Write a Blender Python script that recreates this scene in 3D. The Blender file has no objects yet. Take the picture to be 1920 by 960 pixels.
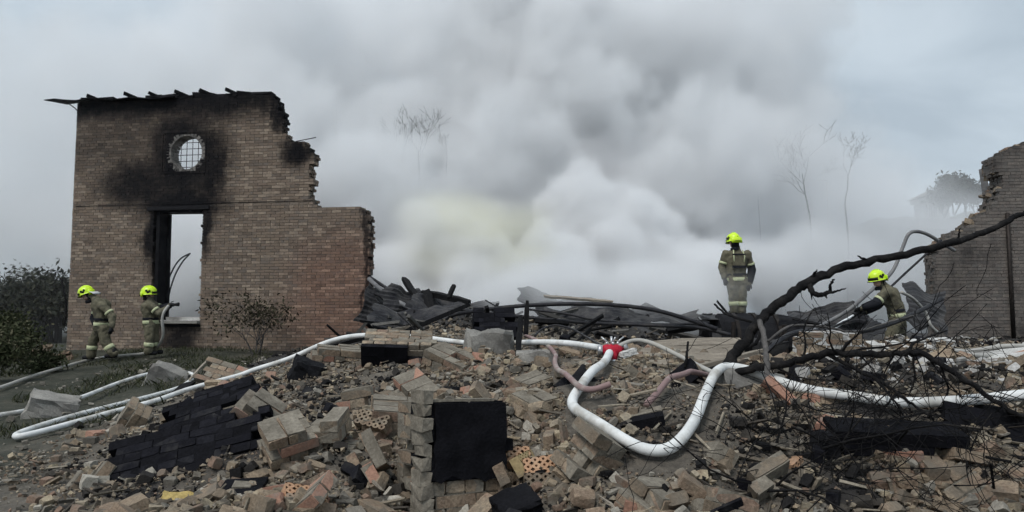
import bpy, bmesh, math, random
import numpy as np
from mathutils import Vector, Matrix, Euler, Quaternion
from mathutils import noise as mnoise

random.seed(7)
rng = np.random.default_rng(11)
scene = bpy.context.scene
COL = scene.collection
R = math.radians

# ------------------------------------------------------------------ camera
FPX, PITCH, CZ = 1390.0, R(4.32), 1.35
cam_d = bpy.data.cameras.new('camera')
cam_d.sensor_width = 36.0
cam_d.lens = FPX / 1920 * 36.0
cam_d.clip_end = 3000
cam = bpy.data.objects.new('camera', cam_d)
cam.location = (0, 0, CZ)
cam.rotation_euler = (R(90) + PITCH, 0, 0)
COL.objects.link(cam)
scene.camera = cam


def P(px, py, d):
    """world point on the line of sight of photo point (px, py) at distance d (world y)"""
    a, b = (px - 960) / FPX, (480 - py) / FPX
    y = math.cos(PITCH) - b * math.sin(PITCH)
    z = math.sin(PITCH) + b * math.cos(PITCH)
    t = d / y
    return Vector((a * t, d, CZ + z * t))


# ------------------------------------------------------------------ render settings
scene.render.engine = 'CYCLES'
scene.cycles.use_denoising = True
scene.cycles.volume_bounces = 6
scene.cycles.max_bounces = 12
scene.cycles.diffuse_bounces = 3
scene.cycles.volume_max_steps = 96
scene.cycles.volume_step_rate = 1.0
scene.cycles.use_adaptive_sampling = True
scene.cycles.adaptive_threshold = 0.03
scene.cycles.sample_clamp_indirect = 6
scene.view_settings.view_transform = 'Standard'
scene.view_settings.look = 'None'
scene.view_settings.exposure = 0.44
scene.view_settings.gamma = 1.0

# ------------------------------------------------------------------ sky and sun (overcast)
SUN_EL, SUN_AZ = R(55), R(215)      # azimuth measured from +Y clockwise: behind the camera, a little left
world = bpy.data.worlds.new('World')
scene.world = world
world.use_nodes = True
wn, wl = world.node_tree.nodes, world.node_tree.links
wn.clear()
out = wn.new('ShaderNodeOutputWorld')
bg = wn.new('ShaderNodeBackground')
sky = wn.new('ShaderNodeTexSky')
sky.sky_type = 'NISHITA'
sky.sun_disc = False
sky.sun_elevation = SUN_EL
sky.sun_rotation = SUN_AZ
sky.dust_density = 3.0
tc = wn.new('ShaderNodeTexCoord')
# flat cloud deck: direction projected on a plane overhead
sep = wn.new('ShaderNodeSeparateXYZ')
wl.new(tc.outputs['Generated'], sep.inputs[0])
mx = wn.new('ShaderNodeMath'); mx.operation = 'MAXIMUM'; mx.inputs[1].default_value = 0.0
wl.new(sep.outputs['Z'], mx.inputs[0])
ad = wn.new('ShaderNodeMath'); ad.operation = 'ADD'; ad.inputs[1].default_value = 0.22
wl.new(mx.outputs[0], ad.inputs[0])
dv = wn.new('ShaderNodeVectorMath'); dv.operation = 'DIVIDE'
wl.new(tc.outputs['Generated'], dv.inputs[0])
cb = wn.new('ShaderNodeCombineXYZ')
for i in range(3):
    wl.new(ad.outputs[0], cb.inputs[i])
wl.new(cb.outputs[0], dv.inputs[1])
mp = wn.new('ShaderNodeMapping')
mp.inputs['Scale'].default_value = (1.0, 1.9, 0.0)
mp.inputs['Rotation'].default_value = (0, 0, R(-22))
wl.new(dv.outputs[0], mp.inputs[0])
nz = wn.new('ShaderNodeTexNoise')
nz.inputs['Scale'].default_value = 1.15
nz.inputs['Detail'].default_value = 6
nz.inputs['Roughness'].default_value = 0.52
nz.inputs['Distortion'].default_value = 0.5
wl.new(mp.outputs[0], nz.inputs['Vector'])
cr = wn.new('ShaderNodeValToRGB')
cr.color_ramp.elements[0].position = 0.32
cr.color_ramp.elements[0].color = (4.3, 5.2, 6.0, 1)
cr.color_ramp.elements[1].position = 0.68
cr.color_ramp.elements[1].color = (7.0, 8.0, 8.8, 1)
wl.new(nz.outputs['Fac'], cr.inputs[0])
mix = wn.new('ShaderNodeMix'); mix.data_type = 'RGBA'
mix.inputs['Factor'].default_value = 0.9
wl.new(sky.outputs[0], mix.inputs['A'])
wl.new(cr.outputs[0], mix.inputs['B'])
wl.new(mix.outputs['Result'], bg.inputs['Color'])
bg.inputs['Strength'].default_value = 0.078
wl.new(bg.outputs[0], out.inputs[0])

sun_d = bpy.data.lights.new('sun', 'SUN')
sun_d.energy = 1.5
sun_d.angle = R(20)
sun_d.color = (1.0, 0.97, 0.93)
sun = bpy.data.objects.new('sun', sun_d)
dirv = Vector((math.sin(SUN_AZ) * math.cos(SUN_EL), math.cos(SUN_AZ) * math.cos(SUN_EL), math.sin(SUN_EL)))
sun.rotation_euler = dirv.to_track_quat('Z', 'Y').to_euler()
COL.objects.link(sun)


class Fld:
    """tiny helper to write node fields"""
    def __init__(s, tree):
        s.t = tree
    def _set(s, sock, v):
        if hasattr(v, 'is_output'):
            s.t.links.new(v, sock)
        elif v is not None:
            sock.default_value = v
    def m(s, op, a, b=None, c=None, clamp=False):
        n = s.t.nodes.new('ShaderNodeMath'); n.operation = op; n.use_clamp = clamp
        s._set(n.inputs[0], a); s._set(n.inputs[1], b); s._set(n.inputs[2], c)
        return n.outputs[0]
    def v(s, op, a, b=None, out='Vector'):
        n = s.t.nodes.new('ShaderNodeVectorMath'); n.operation = op
        s._set(n.inputs[0], a)
        s._set(n.inputs['Scale'] if op == 'SCALE' else n.inputs[1], b)
        return n.outputs[out]
    def noise(s, vec, scale, detail=3, rough=.5, dist=0., col=False):
        n = s.t.nodes.new('ShaderNodeTexNoise')
        s._set(n.inputs['Vector'], vec)
        n.inputs['Scale'].default_value = scale; n.inputs['Detail'].default_value = detail
        n.inputs['Roughness'].default_value = rough; n.inputs['Distortion'].default_value = dist
        return n.outputs['Color' if col else 'Fac']
    def voro(s, vec, scale, smooth=.6):
        n = s.t.nodes.new('ShaderNodeTexVoronoi'); n.feature = 'SMOOTH_F1'
        s._set(n.inputs['Vector'], vec); n.inputs['Scale'].default_value = scale
        n.inputs['Smoothness'].default_value = smooth
        return n.outputs['Distance']
    def maprange(s, x, a, b, c=0., d=1., kind='SMOOTHSTEP'):
        n = s.t.nodes.new('ShaderNodeMapRange'); n.interpolation_type = kind
        s._set(n.inputs['Value'], x)
        n.inputs['From Min'].default_value = a; n.inputs['From Max'].default_value = b
        n.inputs['To Min'].default_value = c; n.inputs['To Max'].default_value = d
        return n.outputs['Result']

# ------------------------------------------------------------------ helpers
def empty(name, loc=(0, 0, 0), rot=(0, 0, 0)):
    o = bpy.data.objects.new(name, None)
    o.empty_display_size = .2
    o.location = loc
    o.rotation_euler = rot
    COL.objects.link(o)
    return o


def tag(o, label=None, cat=None, group=None, kind=None):
    if label: o['label'] = label
    if cat: o['category'] = cat
    if group: o['group'] = group
    if kind or cat: o['kind'] = kind or 'thing'
    return o


class MB:
    """collects shapes; build() links them as ONE mesh object"""
    def __init__(s):
        s.v, s.f = [], []

    def add(s, verts, faces):
        n = len(s.v)
        s.v.extend([tuple(v) for v in verts])
        s.f.extend([tuple(i + n for i in f) for f in faces])
        return s

    def box(s, c, size, rot=None, jit=0.0, taper=1.0):
        hx, hy, hz = size[0] / 2, size[1] / 2, size[2] / 2
        vs = []
        for z in (-hz, hz):
            k = taper if z > 0 else 1.0
            for y in (-hy, hy):
                for x in (-hx, hx):
                    v = Vector((x * k, y * k, z))
                    if jit:
                        v += Vector((random.uniform(-jit, jit), random.uniform(-jit, jit), random.uniform(-jit, jit)))
                    if rot is not None:
                        v = rot @ v
                    vs.append(v + Vector(c))
        return s.add(vs, [(0, 2, 3, 1), (4, 5, 7, 6), (0, 1, 5, 4), (2, 6, 7, 3), (0, 4, 6, 2), (1, 3, 7, 5)])

    def beam(s, a, b, w, h, roll=0.0, jit=0.0, taper=1.0):
        a, b = Vector(a), Vector(b)
        q = (b - a).to_track_quat('Z', 'Y')
        rot = q.to_matrix() @ Matrix.Rotation(roll, 3, 'Z')
        return s.box((a + b) / 2, (w, h, (b - a).length), rot, jit, taper)

    def tube(s, pts, rad, n=8, cap=True, flat=1.0):
        pts = [Vector(p) for p in pts]
        if not hasattr(rad, '__len__'):
            rad = [rad] * len(pts)
        base = len(s.v)
        up = None
        for i, p in enumerate(pts):
            t = (pts[min(i + 1, len(pts) - 1)] - pts[max(i - 1, 0)])
            t = t.normalized() if t.length > 1e-9 else Vector((0, 0, 1))
            if up is None:
                up = t.orthogonal().normalized()
            up = (up - t * up.dot(t))
            up = up.normalized() if up.length > 1e-6 else t.orthogonal().normalized()
            side = t.cross(up)
            for k in range(n):
                a = 2 * math.pi * k / n
                o = up * math.cos(a) * rad[i] + side * math.sin(a) * rad[i]
                if flat != 1.0:
                    o.z *= flat
                s.v.append(tuple(p + o))
        for i in range(len(pts) - 1):
            for k in range(n):
                a, b = base + i * n + k, base + i * n + (k + 1) % n
                s.f.append((a, b, b + n, a + n))
        if cap:
            s.f.append(tuple(base + k for k in reversed(range(n))))
            s.f.append(tuple(base + (len(pts) - 1) * n + k for k in range(n)))
        return s

    def lathe(s, profile, M=None, n=20, sx=1.0, sy=1.0):
        """profile [(r, z)]; M places it"""
        M = M or Matrix.Identity(4)
        base = len(s.v)
        for (r, z) in profile:
            for k in range(n):
                a = 2 * math.pi * k / n
                s.v.append(tuple(M @ Vector((r * math.cos(a) * sx, r * math.sin(a) * sy, z))))
        for i in range(len(profile) - 1):
            for k in range(n):
                a, b = base + i * n + k, base + i * n + (k + 1) % n
                s.f.append((a, b, b + n, a + n))
        return s

    def sheet(s, grid, thick=0.0):
        """grid[i][j] of points -> surface, thickened along its normals"""
        ni, nj = len(grid), len(grid[0])
        base = len(s.v)
        pts = [[Vector(p) for p in row] for row in grid]
        def nrm(i, j):
            a = pts[min(i + 1, ni - 1)][j] - pts[max(i - 1, 0)][j]
            b = pts[i][min(j + 1, nj - 1)] - pts[i][max(j - 1, 0)]
            return a.cross(b).normalized()
        for sgn in ((-.5, .5) if thick else (0,)):
            for i in range(ni):
                for j in range(nj):
                    s.v.append(tuple(pts[i][j] + nrm(i, j) * thick * sgn))
        N = ni * nj
        for i in range(ni - 1):
            for j in range(nj - 1):
                a = base + i * nj + j
                s.f.append((a, a + 1, a + nj + 1, a + nj))
                if thick:
                    s.f.append((a + N, a + N + nj, a + N + nj + 1, a + N + 1))
        if thick:
            rim = [(i, 0) for i in range(ni)] + [(ni - 1, j) for j in range(1, nj)] + \
                  [(i, nj - 1) for i in range(ni - 2, -1, -1)] + [(0, j) for j in range(nj - 2, 0, -1)]
            for a, b in zip(rim, rim[1:] + rim[:1]):
                ia, ib = base + a[0] * nj + a[1], base + b[0] * nj + b[1]
                s.f.append((ia, ib, ib + N, ia + N))
        return s

    def mesh(s, name, mat=None, smooth=False):
        me = bpy.data.meshes.new(name)
        me.from_pydata(s.v, [], s.f)
        if mat: me.materials.append(mat)
        if smooth:
            me.polygons.foreach_set('use_smooth', [True] * len(me.polygons))
        me.update()
        return me

    def build(s, name, mat, parent=None, smooth=False):
        return link(name, s.mesh(name, mat, smooth), parent)


def link(name, me, parent=None, M=None):
    o = bpy.data.objects.new(name, me)
    COL.objects.link(o)
    if parent is not None:
        o.parent = parent
    if M is not None:
        o.matrix_basis = M
    return o


def spline(pts, step=8):
    """Catmull-Rom through the points"""
    pts = [Vector(p) for p in pts]
    res = []
    n = len(pts)
    for i in range(n - 1):
        p0, p1, p2, p3 = pts[max(i - 1, 0)], pts[i], pts[i + 1], pts[min(i + 2, n - 1)]
        for k in range(step):
            t = k / step
            res.append(.5 * ((2 * p1) + (p2 - p0) * t + (2 * p0 - 5 * p1 + 4 * p2 - p3) * t * t + (3 * p1 - p0 - 3 * p2 + p3) * t ** 3))
    res.append(pts[-1])
    return res


def PX(lst):
    return [P(*a) for a in lst]


def hull_mesh(pts):
    bm = bmesh.new()
    for p in pts:
        bm.verts.new(p)
    r = bmesh.ops.convex_hull(bm, input=bm.verts)
    bmesh.ops.delete(bm, geom=list({g for g in r['geom_interior'] + r['geom_unused'] if isinstance(g, bmesh.types.BMVert)}), context='VERTS')
    bmesh.ops.recalc_face_normals(bm, faces=bm.faces)
    return bm


# ------------------------------------------------------------------ materials
def ramp(t, fac, stops):
    n = t.nodes.new('ShaderNodeValToRGB')
    el = n.color_ramp.elements
    while len(el) < len(stops):
        el.new(.5)
    for e, (p, c) in zip(el, stops):
        e.position = p
        e.color = (*c, 1)
    t.links.new(fac, n.inputs[0])
    return n.outputs[0]


def even(cols):
    n = max(len(cols) - 1, 1)
    return [(i / n, c) for i, c in enumerate(cols)]


def mat(name, cols, scale=6.0, rough=.9, bump=.4, island=.6, detail=6, metallic=0.0, fine=60., dirt=None, dirt_amt=.5,
        soot=None, stretch=(1, 1, 1), spec=.12, bump_scale=None, perObj=True, dist=.02, grain=.3):
    m = bpy.data.materials.new(name)
    m.use_nodes = True
    t = m.node_tree
    b = t.nodes['Principled BSDF']
    F = Fld(t)
    g = t.nodes.new('ShaderNodeNewGeometry')
    oi = t.nodes.new('ShaderNodeObjectInfo')
    tcn = t.nodes.new('ShaderNodeTexCoord')
    # pattern coordinates: the object's own space, shifted per object and per piece so that nothing repeats
    r = F.m('FRACT', F.m('ADD', g.outputs['Random Per Island'], oi.outputs['Random'])) if perObj else g.outputs['Random Per Island']
    shift = t.nodes.new('ShaderNodeCombineXYZ')
    t.links.new(F.m('MULTIPLY', r, 37.0), shift.inputs[0])
    t.links.new(F.m('MULTIPLY', r, 91.0), shift.inputs[1])
    vec = F.v('MULTIPLY', tcn.outputs['Object'], stretch)
    vec = F.v('ADD', vec, shift.outputs[0])
    n1 = F.noise(vec, scale, detail, .6)
    n2 = F.noise(vec, fine, 3, .6)
    fac = F.m('ADD', F.m('MULTIPLY', r, island), F.m('MULTIPLY', F.maprange(n1, .3, .7, kind='LINEAR'), 1 - island))
    col = ramp(t, fac, even(cols))
    # fine value grain
    hs = t.nodes.new('ShaderNodeHueSaturation')
    t.links.new(col, hs.inputs['Color'])
    t.links.new(F.maprange(n2, .25, .75, 1 - grain, 1 + grain, 'LINEAR'), hs.inputs['Value'])
    col = hs.outputs[0]
    if dirt:
        mi = t.nodes.new('ShaderNodeMix'); mi.data_type = 'RGBA'
        d = F.maprange(F.noise(vec, scale * .45, 5, .65), .62 - dirt_amt * .3, .78 - dirt_amt * .2)
        t.links.new(F.m('MULTIPLY', d, .9), mi.inputs['Factor'])
        t.links.new(col, mi.inputs['A'])
        mi.inputs['B'].default_value = (*dirt, 1)
        col = mi.outputs['Result']
    if soot:
        mi = t.nodes.new('ShaderNodeMix'); mi.data_type = 'RGBA'
        t.links.new(soot(t, F), mi.inputs['Factor'])
        t.links.new(col, mi.inputs['A'])
        mi.inputs['B'].default_value = (.008, .008, .010, 1)
        col = mi.outputs['Result']
    t.links.new(col, b.inputs['Base Color'])
    b.inputs['Roughness'].default_value = rough
    b.inputs['Metallic'].default_value = metallic
    b.inputs['Specular IOR Level'].default_value = spec
    if bump:
        bn = t.nodes.new('ShaderNodeBump')
        bn.inputs['Strength'].default_value = bump
        bn.inputs['Distance'].default_value = dist
        t.links.new(F.m('ADD', F.m('MULTIPLY', n1, .7), F.m('MULTIPLY', n2, .4)), bn.inputs['Height'])
        t.links.new(bn.outputs[0], b.inputs['Normal'])
    return m

# ------------------------------------------------------------------ ground
CTRL = [(0, 960, 4.8), (250, 960, 4.6), (480, 960, 4.3), (700, 960, 4.5), (850, 960, 4.7), (930, 960, 4.5), (1150, 960, 4.0), (1400, 960, 4.1), (1700, 960, 4.2), (1920, 960, 4.3),
        (30, 826, 7.6), (250, 850, 6.2), (450, 880, 5.2), (600, 900, 4.6), (420, 770, 7.2), (600, 745, 6.9), (560, 690, 9.6), (760, 800, 5.7), (760, 700, 8.0),
        (870, 745, 6.6), (1000, 800, 5.2), (1145, 668, 7.0), (1000, 690, 7.6), (1145, 800, 5.0), (700, 655, 9.6), (850, 630, 10.5), (1000, 640, 10),
        (1250, 850, 4.5), (1380, 705, 6.2), (1300, 674, 8.0), (1290, 715, 6.6), (1450, 800, 4.8), (1650, 648, 10.0), (1600, 780, 5.0), (1850, 780, 5.0), (1740, 690, 7.4), (1900, 690, 7.4), (1920, 650, 11),
        (1650, 672, 14.5), (1415, 690, 12), (1415, 690, 9.5), (1440, 684, 8), (1540, 650, 12), (1400, 690, 15.0), (1380, 700, 17.0), (1200, 615, 14), (1000, 605, 14), (850, 600, 15), (720, 620, 16),
        (600, 668, 17.5), (1850, 640, 16.5), (1840, 655, 19), (0, 700, 15.5), (100, 690, 17), (200, 674, 17.5), (300, 662, 18.2), (125, 656, 20.2), (420, 660, 18.6),
        (200, 772, 9.5), (320, 742, 11.3), (310, 702, 14), (0, 788, 9.0), (0, 735, 11.9), (480, 680, 14), (400, 700, 12.5)]
_c = np.array([tuple(P(*c)) for c in CTRL] +
              [(-22, 8, .1), (-22, 22, .3), (-15, 30, .4), (0, 30, .6), (15, 30, .6), (20, 20, .5), (16, 8, .4), (10, 3, .2), (0, 1.5, 0), (-8, 3, .05), (0, 22, .8), (-8, 24, .5), (8, 23, .7)])


def _tps():
    xy, z = _c[:, :2], _c[:, 2]
    d = np.linalg.norm(xy[:, None] - xy[None], axis=2)
    K = np.where(d > 0, d * d * np.log(d + 1e-12), 0) + np.eye(len(xy)) * .25
    Q = np.hstack([np.ones((len(xy), 1)), xy])
    A = np.block([[K, Q], [Q.T, np.zeros((3, 3))]])
    return np.linalg.solve(A, np.concatenate([z, np.zeros(3)]))


_w = _tps()


def smooth_h(x, y):
    x, y = np.asarray(x, float), np.asarray(y, float)
    sh = x.shape
    x, y = x.ravel(), y.ravel()
    res = np.empty(len(x))
    for i in range(0, len(x), 20000):
        d = np.hypot(x[i:i + 20000, None] - _c[None, :, 0], y[i:i + 20000, None] - _c[None, :, 1])
        res[i:i + 20000] = (d * d * np.log(d + 1e-12)) @ _w[:-3] + _w[-3] + _w[-2] * x[i:i + 20000] + _w[-1] * y[i:i + 20000]
    # fade to a plain outside the modelled plot
    ex = np.maximum(np.abs(x + 1) - 17, 0) / 8
    ey = np.maximum(np.maximum(y - 27, 1.5 - y), 0) / 5
    k = np.clip(np.maximum(ex, ey), 0, 1)
    k = k * k * (3 - 2 * k)
    return (np.clip(res, -.3, 2.0) * (1 - k) + .3 * k).reshape(sh)


_lat = rng.random((64, 64))


def vnoise(x, y, s):
    x, y = np.asarray(x) * s + 100.3, np.asarray(y) * s + 57.7
    i, j = np.floor(x).astype(int), np.floor(y).astype(int)
    f, g = x - i, y - j
    f, g = f * f * (3 - 2 * f), g * g * (3 - 2 * g)
    L = lambda a, b: _lat[a % 64, b % 64]
    return (L(i, j) * (1 - f) + L(i + 1, j) * f) * (1 - g) + (L(i, j + 1) * (1 - f) + L(i + 1, j + 1) * f) * g - .5


def rub(x, y):
    """how much of the plot is rubble: 0 on the beaten ground at the left, 1 on the heap"""
    e = x + 3.6 + .16 * (y - 5) + vnoise(x, y, .7) * 1.6
    e2 = np.minimum(e, 26 - y)
    return np.clip(e2 / 1.6, 0, 1)


def ground_h(x, y):
    k = rub(x, y)
    return smooth_h(x, y) + (vnoise(x, y, 1.1) * .16 + vnoise(x, y, 2.7) * .10 + vnoise(x, y, 7) * .05) * (k * .9 + .12) + vnoise(x, y, 17) * .02


def gz(x, y):
    return float(ground_h(np.array([x]), np.array([y]))[0])


def axis(a, b, step, far):
    core = list(np.arange(a, b + 1e-6, step))
    lo, hi, s = [], [], step
    p, q = a, core[-1]
    while q < far:
        s *= 1.35
        p -= s; q += s
        lo.append(p); hi.append(q)
    return np.array(lo[::-1] + core + hi)


gx, gy = axis(-13, 10, .085, 900), axis(3.2, 19, .085, 900)
X, Y = np.meshgrid(gx, gy)
Z = ground_h(X, Y)
V = np.stack([X.ravel(), Y.ravel(), Z.ravel()], 1)
ni, nj = len(gy), len(gx)
idx = np.arange(ni * nj).reshape(ni, nj)
Fq = np.stack([idx[:-1, :-1], idx[:-1, 1:], idx[1:, 1:], idx[1:, :-1]], -1).reshape(-1, 4)


def fast_mesh(name, V, Fc, mats=(), mi=None, smooth=False):
    k = Fc.shape[1]
    me = bpy.data.meshes.new(name)
    me.vertices.add(len(V)); me.vertices.foreach_set('co', np.asarray(V, np.float32).ravel())
    me.loops.add(Fc.size); me.loops.foreach_set('vertex_index', np.asarray(Fc, np.int32).ravel())
    me.polygons.add(len(Fc)); me.polygons.foreach_set('loop_start', np.arange(0, Fc.size, k, dtype=np.int32))
    for m in mats: me.materials.append(m)
    if mi is not None: me.polygons.foreach_set('material_index', np.asarray(mi, np.int32))
    me.polygons.foreach_set('use_smooth', np.full(len(Fc), smooth))
    me.update(calc_edges=True)
    me.validate()
    return me


def ground_material():
    m = bpy.data.materials.new('ground')
    m.use_nodes = True
    t = m.node_tree
    b = t.nodes['Principled BSDF']
    F = Fld(t)
    pos = t.nodes.new('ShaderNodeNewGeometry').outputs['Position']
    n1 = F.noise(pos, 1.3, 6, .62)
    n2 = F.noise(pos, 14, 6, .65)
    n3 = F.noise(pos, 60, 3, .6)
    dust = ramp(t, F.m('ADD', F.m('MULTIPLY', n1, .5), F.m('MULTIPLY', n2, .5)),
                [(.28, (.035, .032, .03)), (.45, (.09, .08, .068)), (.6, (.16, .14, .115)), (.75, (.24, .21, .17))])
    soil = ramp(t, F.m('ADD', F.m('MULTIPLY', n1, .6), F.m('MULTIPLY', n2, .4)),
                [(.3, (.022, .024, .018)), (.5, (.05, .052, .04)), (.62, (.085, .08, .062)), (.75, (.13, .125, .11))])
    sx = t.nodes.new('ShaderNodeSeparateXYZ'); t.links.new(pos, sx.inputs[0])
    e = F.m('ADD', F.m('ADD', sx.outputs[0], F.m('MULTIPLY', sx.outputs[1], .16)), F.m('MULTIPLY', n1, 2.0))
    k = F.maprange(e, -3.0, -1.2)
    mi = t.nodes.new('ShaderNodeMix'); mi.data_type = 'RGBA'
    t.links.new(k, mi.inputs['Factor']); t.links.new(soil, mi.inputs['A']); t.links.new(dust, mi.inputs['B'])
    # ash: burnt patches of the heap and all of the burnt-out interior
    c = F.m('ADD', F.maprange(F.noise(pos, .55, 4, .6), .52, .62), F.maprange(sx.outputs[1], 10.5, 13.0), clamp=True)
    c = F.m('MULTIPLY', c, F.m('MULTIPLY', k, .85))
    m2 = t.nodes.new('ShaderNodeMix'); m2.data_type = 'RGBA'
    t.links.new(c, m2.inputs['Factor']); t.links.new(mi.outputs['Result'], m2.inputs['A'])
    m2.inputs['B'].default_value = (.028, .027, .028, 1)
    t.links.new(m2.outputs['Result'], b.inputs['Base Color'])
    b.inputs['Roughness'].default_value = .95
    b.inputs['Specular IOR Level'].default_value = .2
    bn = t.nodes.new('ShaderNodeBump'); bn.inputs['Strength'].default_value = .8; bn.inputs['Distance'].default_value = .04
    t.links.new(F.m('ADD', n2, F.m('MULTIPLY', n3, .6)), bn.inputs['Height'])
    t.links.new(bn.outputs[0], b.inputs['Normal'])
    return m


g_ob = link('ground', fast_mesh('ground', V, Fq, [ground_material()], smooth=True))
tag(g_ob, 'uneven ground of grey dust, ash and beaten soil', kind='structure')

# ------------------------------------------------------------------ brick material sets
BUFF = [(.10, .08, .06), (.17, .132, .096), (.24, .188, .135), (.20, .146, .106), (.31, .25, .18), (.22, .148, .11), (.14, .115, .09)]
M_brick = mat('brick', BUFF, scale=9, island=.75, bump=.8, dirt=(.15, .13, .105), dirt_amt=.6, grain=.4)
M_brick_red = mat('brick_red', [(.20, .115, .085), (.30, .165, .12), (.35, .205, .15), (.28, .19, .145)], scale=9, island=.7, bump=.5, dirt=(.24, .21, .18), dirt_amt=.4)
M_brick_char = mat('brick_charred', [(.005, .005, .007), (.009, .009, .012), (.015, .015, .019), (.007, .007, .009)], scale=9, island=.6, bump=.9, rough=.85, spec=.06, dirt=(.035, .034, .034), dirt_amt=.4)
M_mortar = mat('mortar', [(.11, .097, .078), (.18, .16, .13), (.26, .235, .192)], scale=7, island=.2, bump=.8, fine=45)
M_mortar_char = mat('mortar_charred', [(.005, .005, .006), (.012, .012, .015)], spec=.05, scale=7, island=.2, bump=.8)
M_char = mat('charred', [(.005, .005, .006), (.010, .010, .012), (.02, .02, .022)], scale=5, island=.5, bump=.8, rough=.85, spec=.08)
M_iron = mat('iron', [(.02, .018, .017), (.05, .042, .038)], scale=10, island=.4, bump=.3, rough=.6, metallic=.6)
M_concrete = mat('concrete', [(.16, .155, .145), (.24, .23, .21), (.31, .295, .27)], scale=3, island=.3, bump=.5, dirt=(.09, .085, .08), dirt_amt=.4)


def plane_uw(A, uvec, px, py):
    """where the line of sight of a photo point meets the vertical plane through A along uvec"""
    d = P(px, py, 10.0) - Vector((0, 0, CZ))
    n = Vector((uvec.y, -uvec.x, 0))
    o = Vector((0, 0, CZ))
    t = (A - o).dot(n) / d.dot(n)
    p = o + d * t
    return ((p - A).dot(uvec), p.z)


def inside(poly, u, w):
    c = False
    n = len(poly)
    for i in range(n):
        (x1, y1), (x2, y2) = poly[i], poly[i - 1]
        if (y1 > w) != (y2 > w) and u < (x2 - x1) * (w - y1) / (y2 - y1) + x1:
            c = not c
    return c


def brick_verts(cx, cy, cz, sx, sy, sz, j=.003):
    s = np.array([[a, b, c] for c in (-.5, .5) for b in (-.5, .5) for a in (-.5, .5)]) * (sx, sy, sz)
    return s + (cx, cy, cz) + rng.uniform(-j, j, (8, 3))


BOXF = [(0, 2, 3, 1), (4, 5, 7, 6), (0, 1, 5, 4), (2, 6, 7, 3), (0, 4, 6, 2), (1, 3, 7, 5)]


def build_wall(root, poly, holes, thick, m_face, m_core, singles, score):
    """holes: functions (u, w) -> True inside; bricks one by one, the best 'singles' of them as objects of their own"""
    CH = .0765
    us = [p[0] for p in poly]; ws = [p[1] for p in poly]
    bricks = []
    core = MB()
    k = 0
    w = min(ws) + CH / 2
    while w < max(ws):
        header = (k % 6 == 3)
        L = .1275 if header else .258
        off = (.0 if k % 2 else .129) + (.064 if header else 0)
        u = min(us) - off
        run = None
        runs = []
        while u < max(us) + L:
            # clip the brick at the outline and at openings by sampling its two halves
            c = u + L / 2
            hl = inside(poly, u + L * .25, w) and not any(h(u + L * .25, w) for h in holes)
            hr = inside(poly, u + L * .75, w) and not any(h(u + L * .75, w) for h in holes)
            if hl or hr:
                a, b = (u if hl else c), (u + L if hr else c)
                bricks.append((a, b, w))
                if run and abs(run[1] - a) < .02:
                    run[1] = b
                else:
                    run = [a, b]
                    runs.append(run)
            else:
                run = None
            u += L
        for a, b in runs:
            core.box(((a + b) / 2, thick / 2, w), (b - a - .05, thick - .02, CH + .0006))
            # the ends of a course show the bricks that run through the wall
            for e, s in ((a, 1), (b, -1)):
                y = .13
                while y < thick:
                    ext = random.uniform(-.05, .035)
                    ln = random.uniform(.12, .25)
                    bricks.append((e + s * ln - s * 0, e - s * ext, w, y + .06))
                    y += .13
        w += CH
        k += 1
    items = []
    for bk in bricks:
        a, b, w = min(bk[0], bk[1]), max(bk[0], bk[1]), bk[2]
        y = bk[3] if len(bk) > 3 else .058 + random.gauss(0, .0025)
        if b - a < .04: continue
        items.append((a, b, w, y))
    order = sorted(range(len(items)), key=lambda i: score(items[i]))
    pick = set(order[:singles])
    vs, fs = [], []
    for i, (a, b, w, y) in enumerate(items):
        if i in pick:
            mb = MB().add(brick_verts(0, 0, 0, b - a - .01, .116, .066), BOXF)
            o = mb.build('brick', m_face, root)
            o.location = ((a + b) / 2, y, w)
        else:
            n = len(vs) * 8
            vs.append(brick_verts((a + b) / 2, y, w, b - a - .01, .116, .066))
            fs.extend([tuple(q + n for q in f) for f in BOXF])
    o = link('brickwork', fast_mesh('brickwork', np.concatenate(vs), np.array(fs), [m_face]), root)
    tag(o, kind='stuff')
    core.build('mortar', m_core, root)


# ------------------------------------------------------------------ the standing gable wall at the left
WA = Vector((-12.12, 20.2, 0)); WB = Vector((-3.66, 18.9, 0))
WU = (WB - WA).normalized()
wall = empty('gable_wall', WA, (0, 0, math.atan2(WU.y, WU.x)))
tag(wall, 'tall sooty brick wall with a round barred window above a doorway-high window', 'wall', kind='thing')
W = lambda px, py: plane_uw(WA, WU, px, py)
wall_poly = [W(*p) for p in [(122, 700), (145, 196), (330, 186), (508, 174), (519, 186), (523, 205), (534, 214), (531, 240), (537, 262), (548, 264), (571, 263), (578, 280), (592, 296), (582, 312),
                             (584, 340), (580, 372), (596, 388), (640, 389), (684, 390), (692, 408), (690, 500), (689, 700)]]
cw = W(349, 286)
w0, w1 = W(284, 602), W(379, 393)
CR = .455
h_round = lambda u, w: math.hypot(u - cw[0], w - cw[1]) < CR + .06
h_rect = lambda u, w: w0[0] < u < w1[0] and w0[1] < w < w1[1]
n0, n1_ = W(303, 660), W(379, 604)


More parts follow.
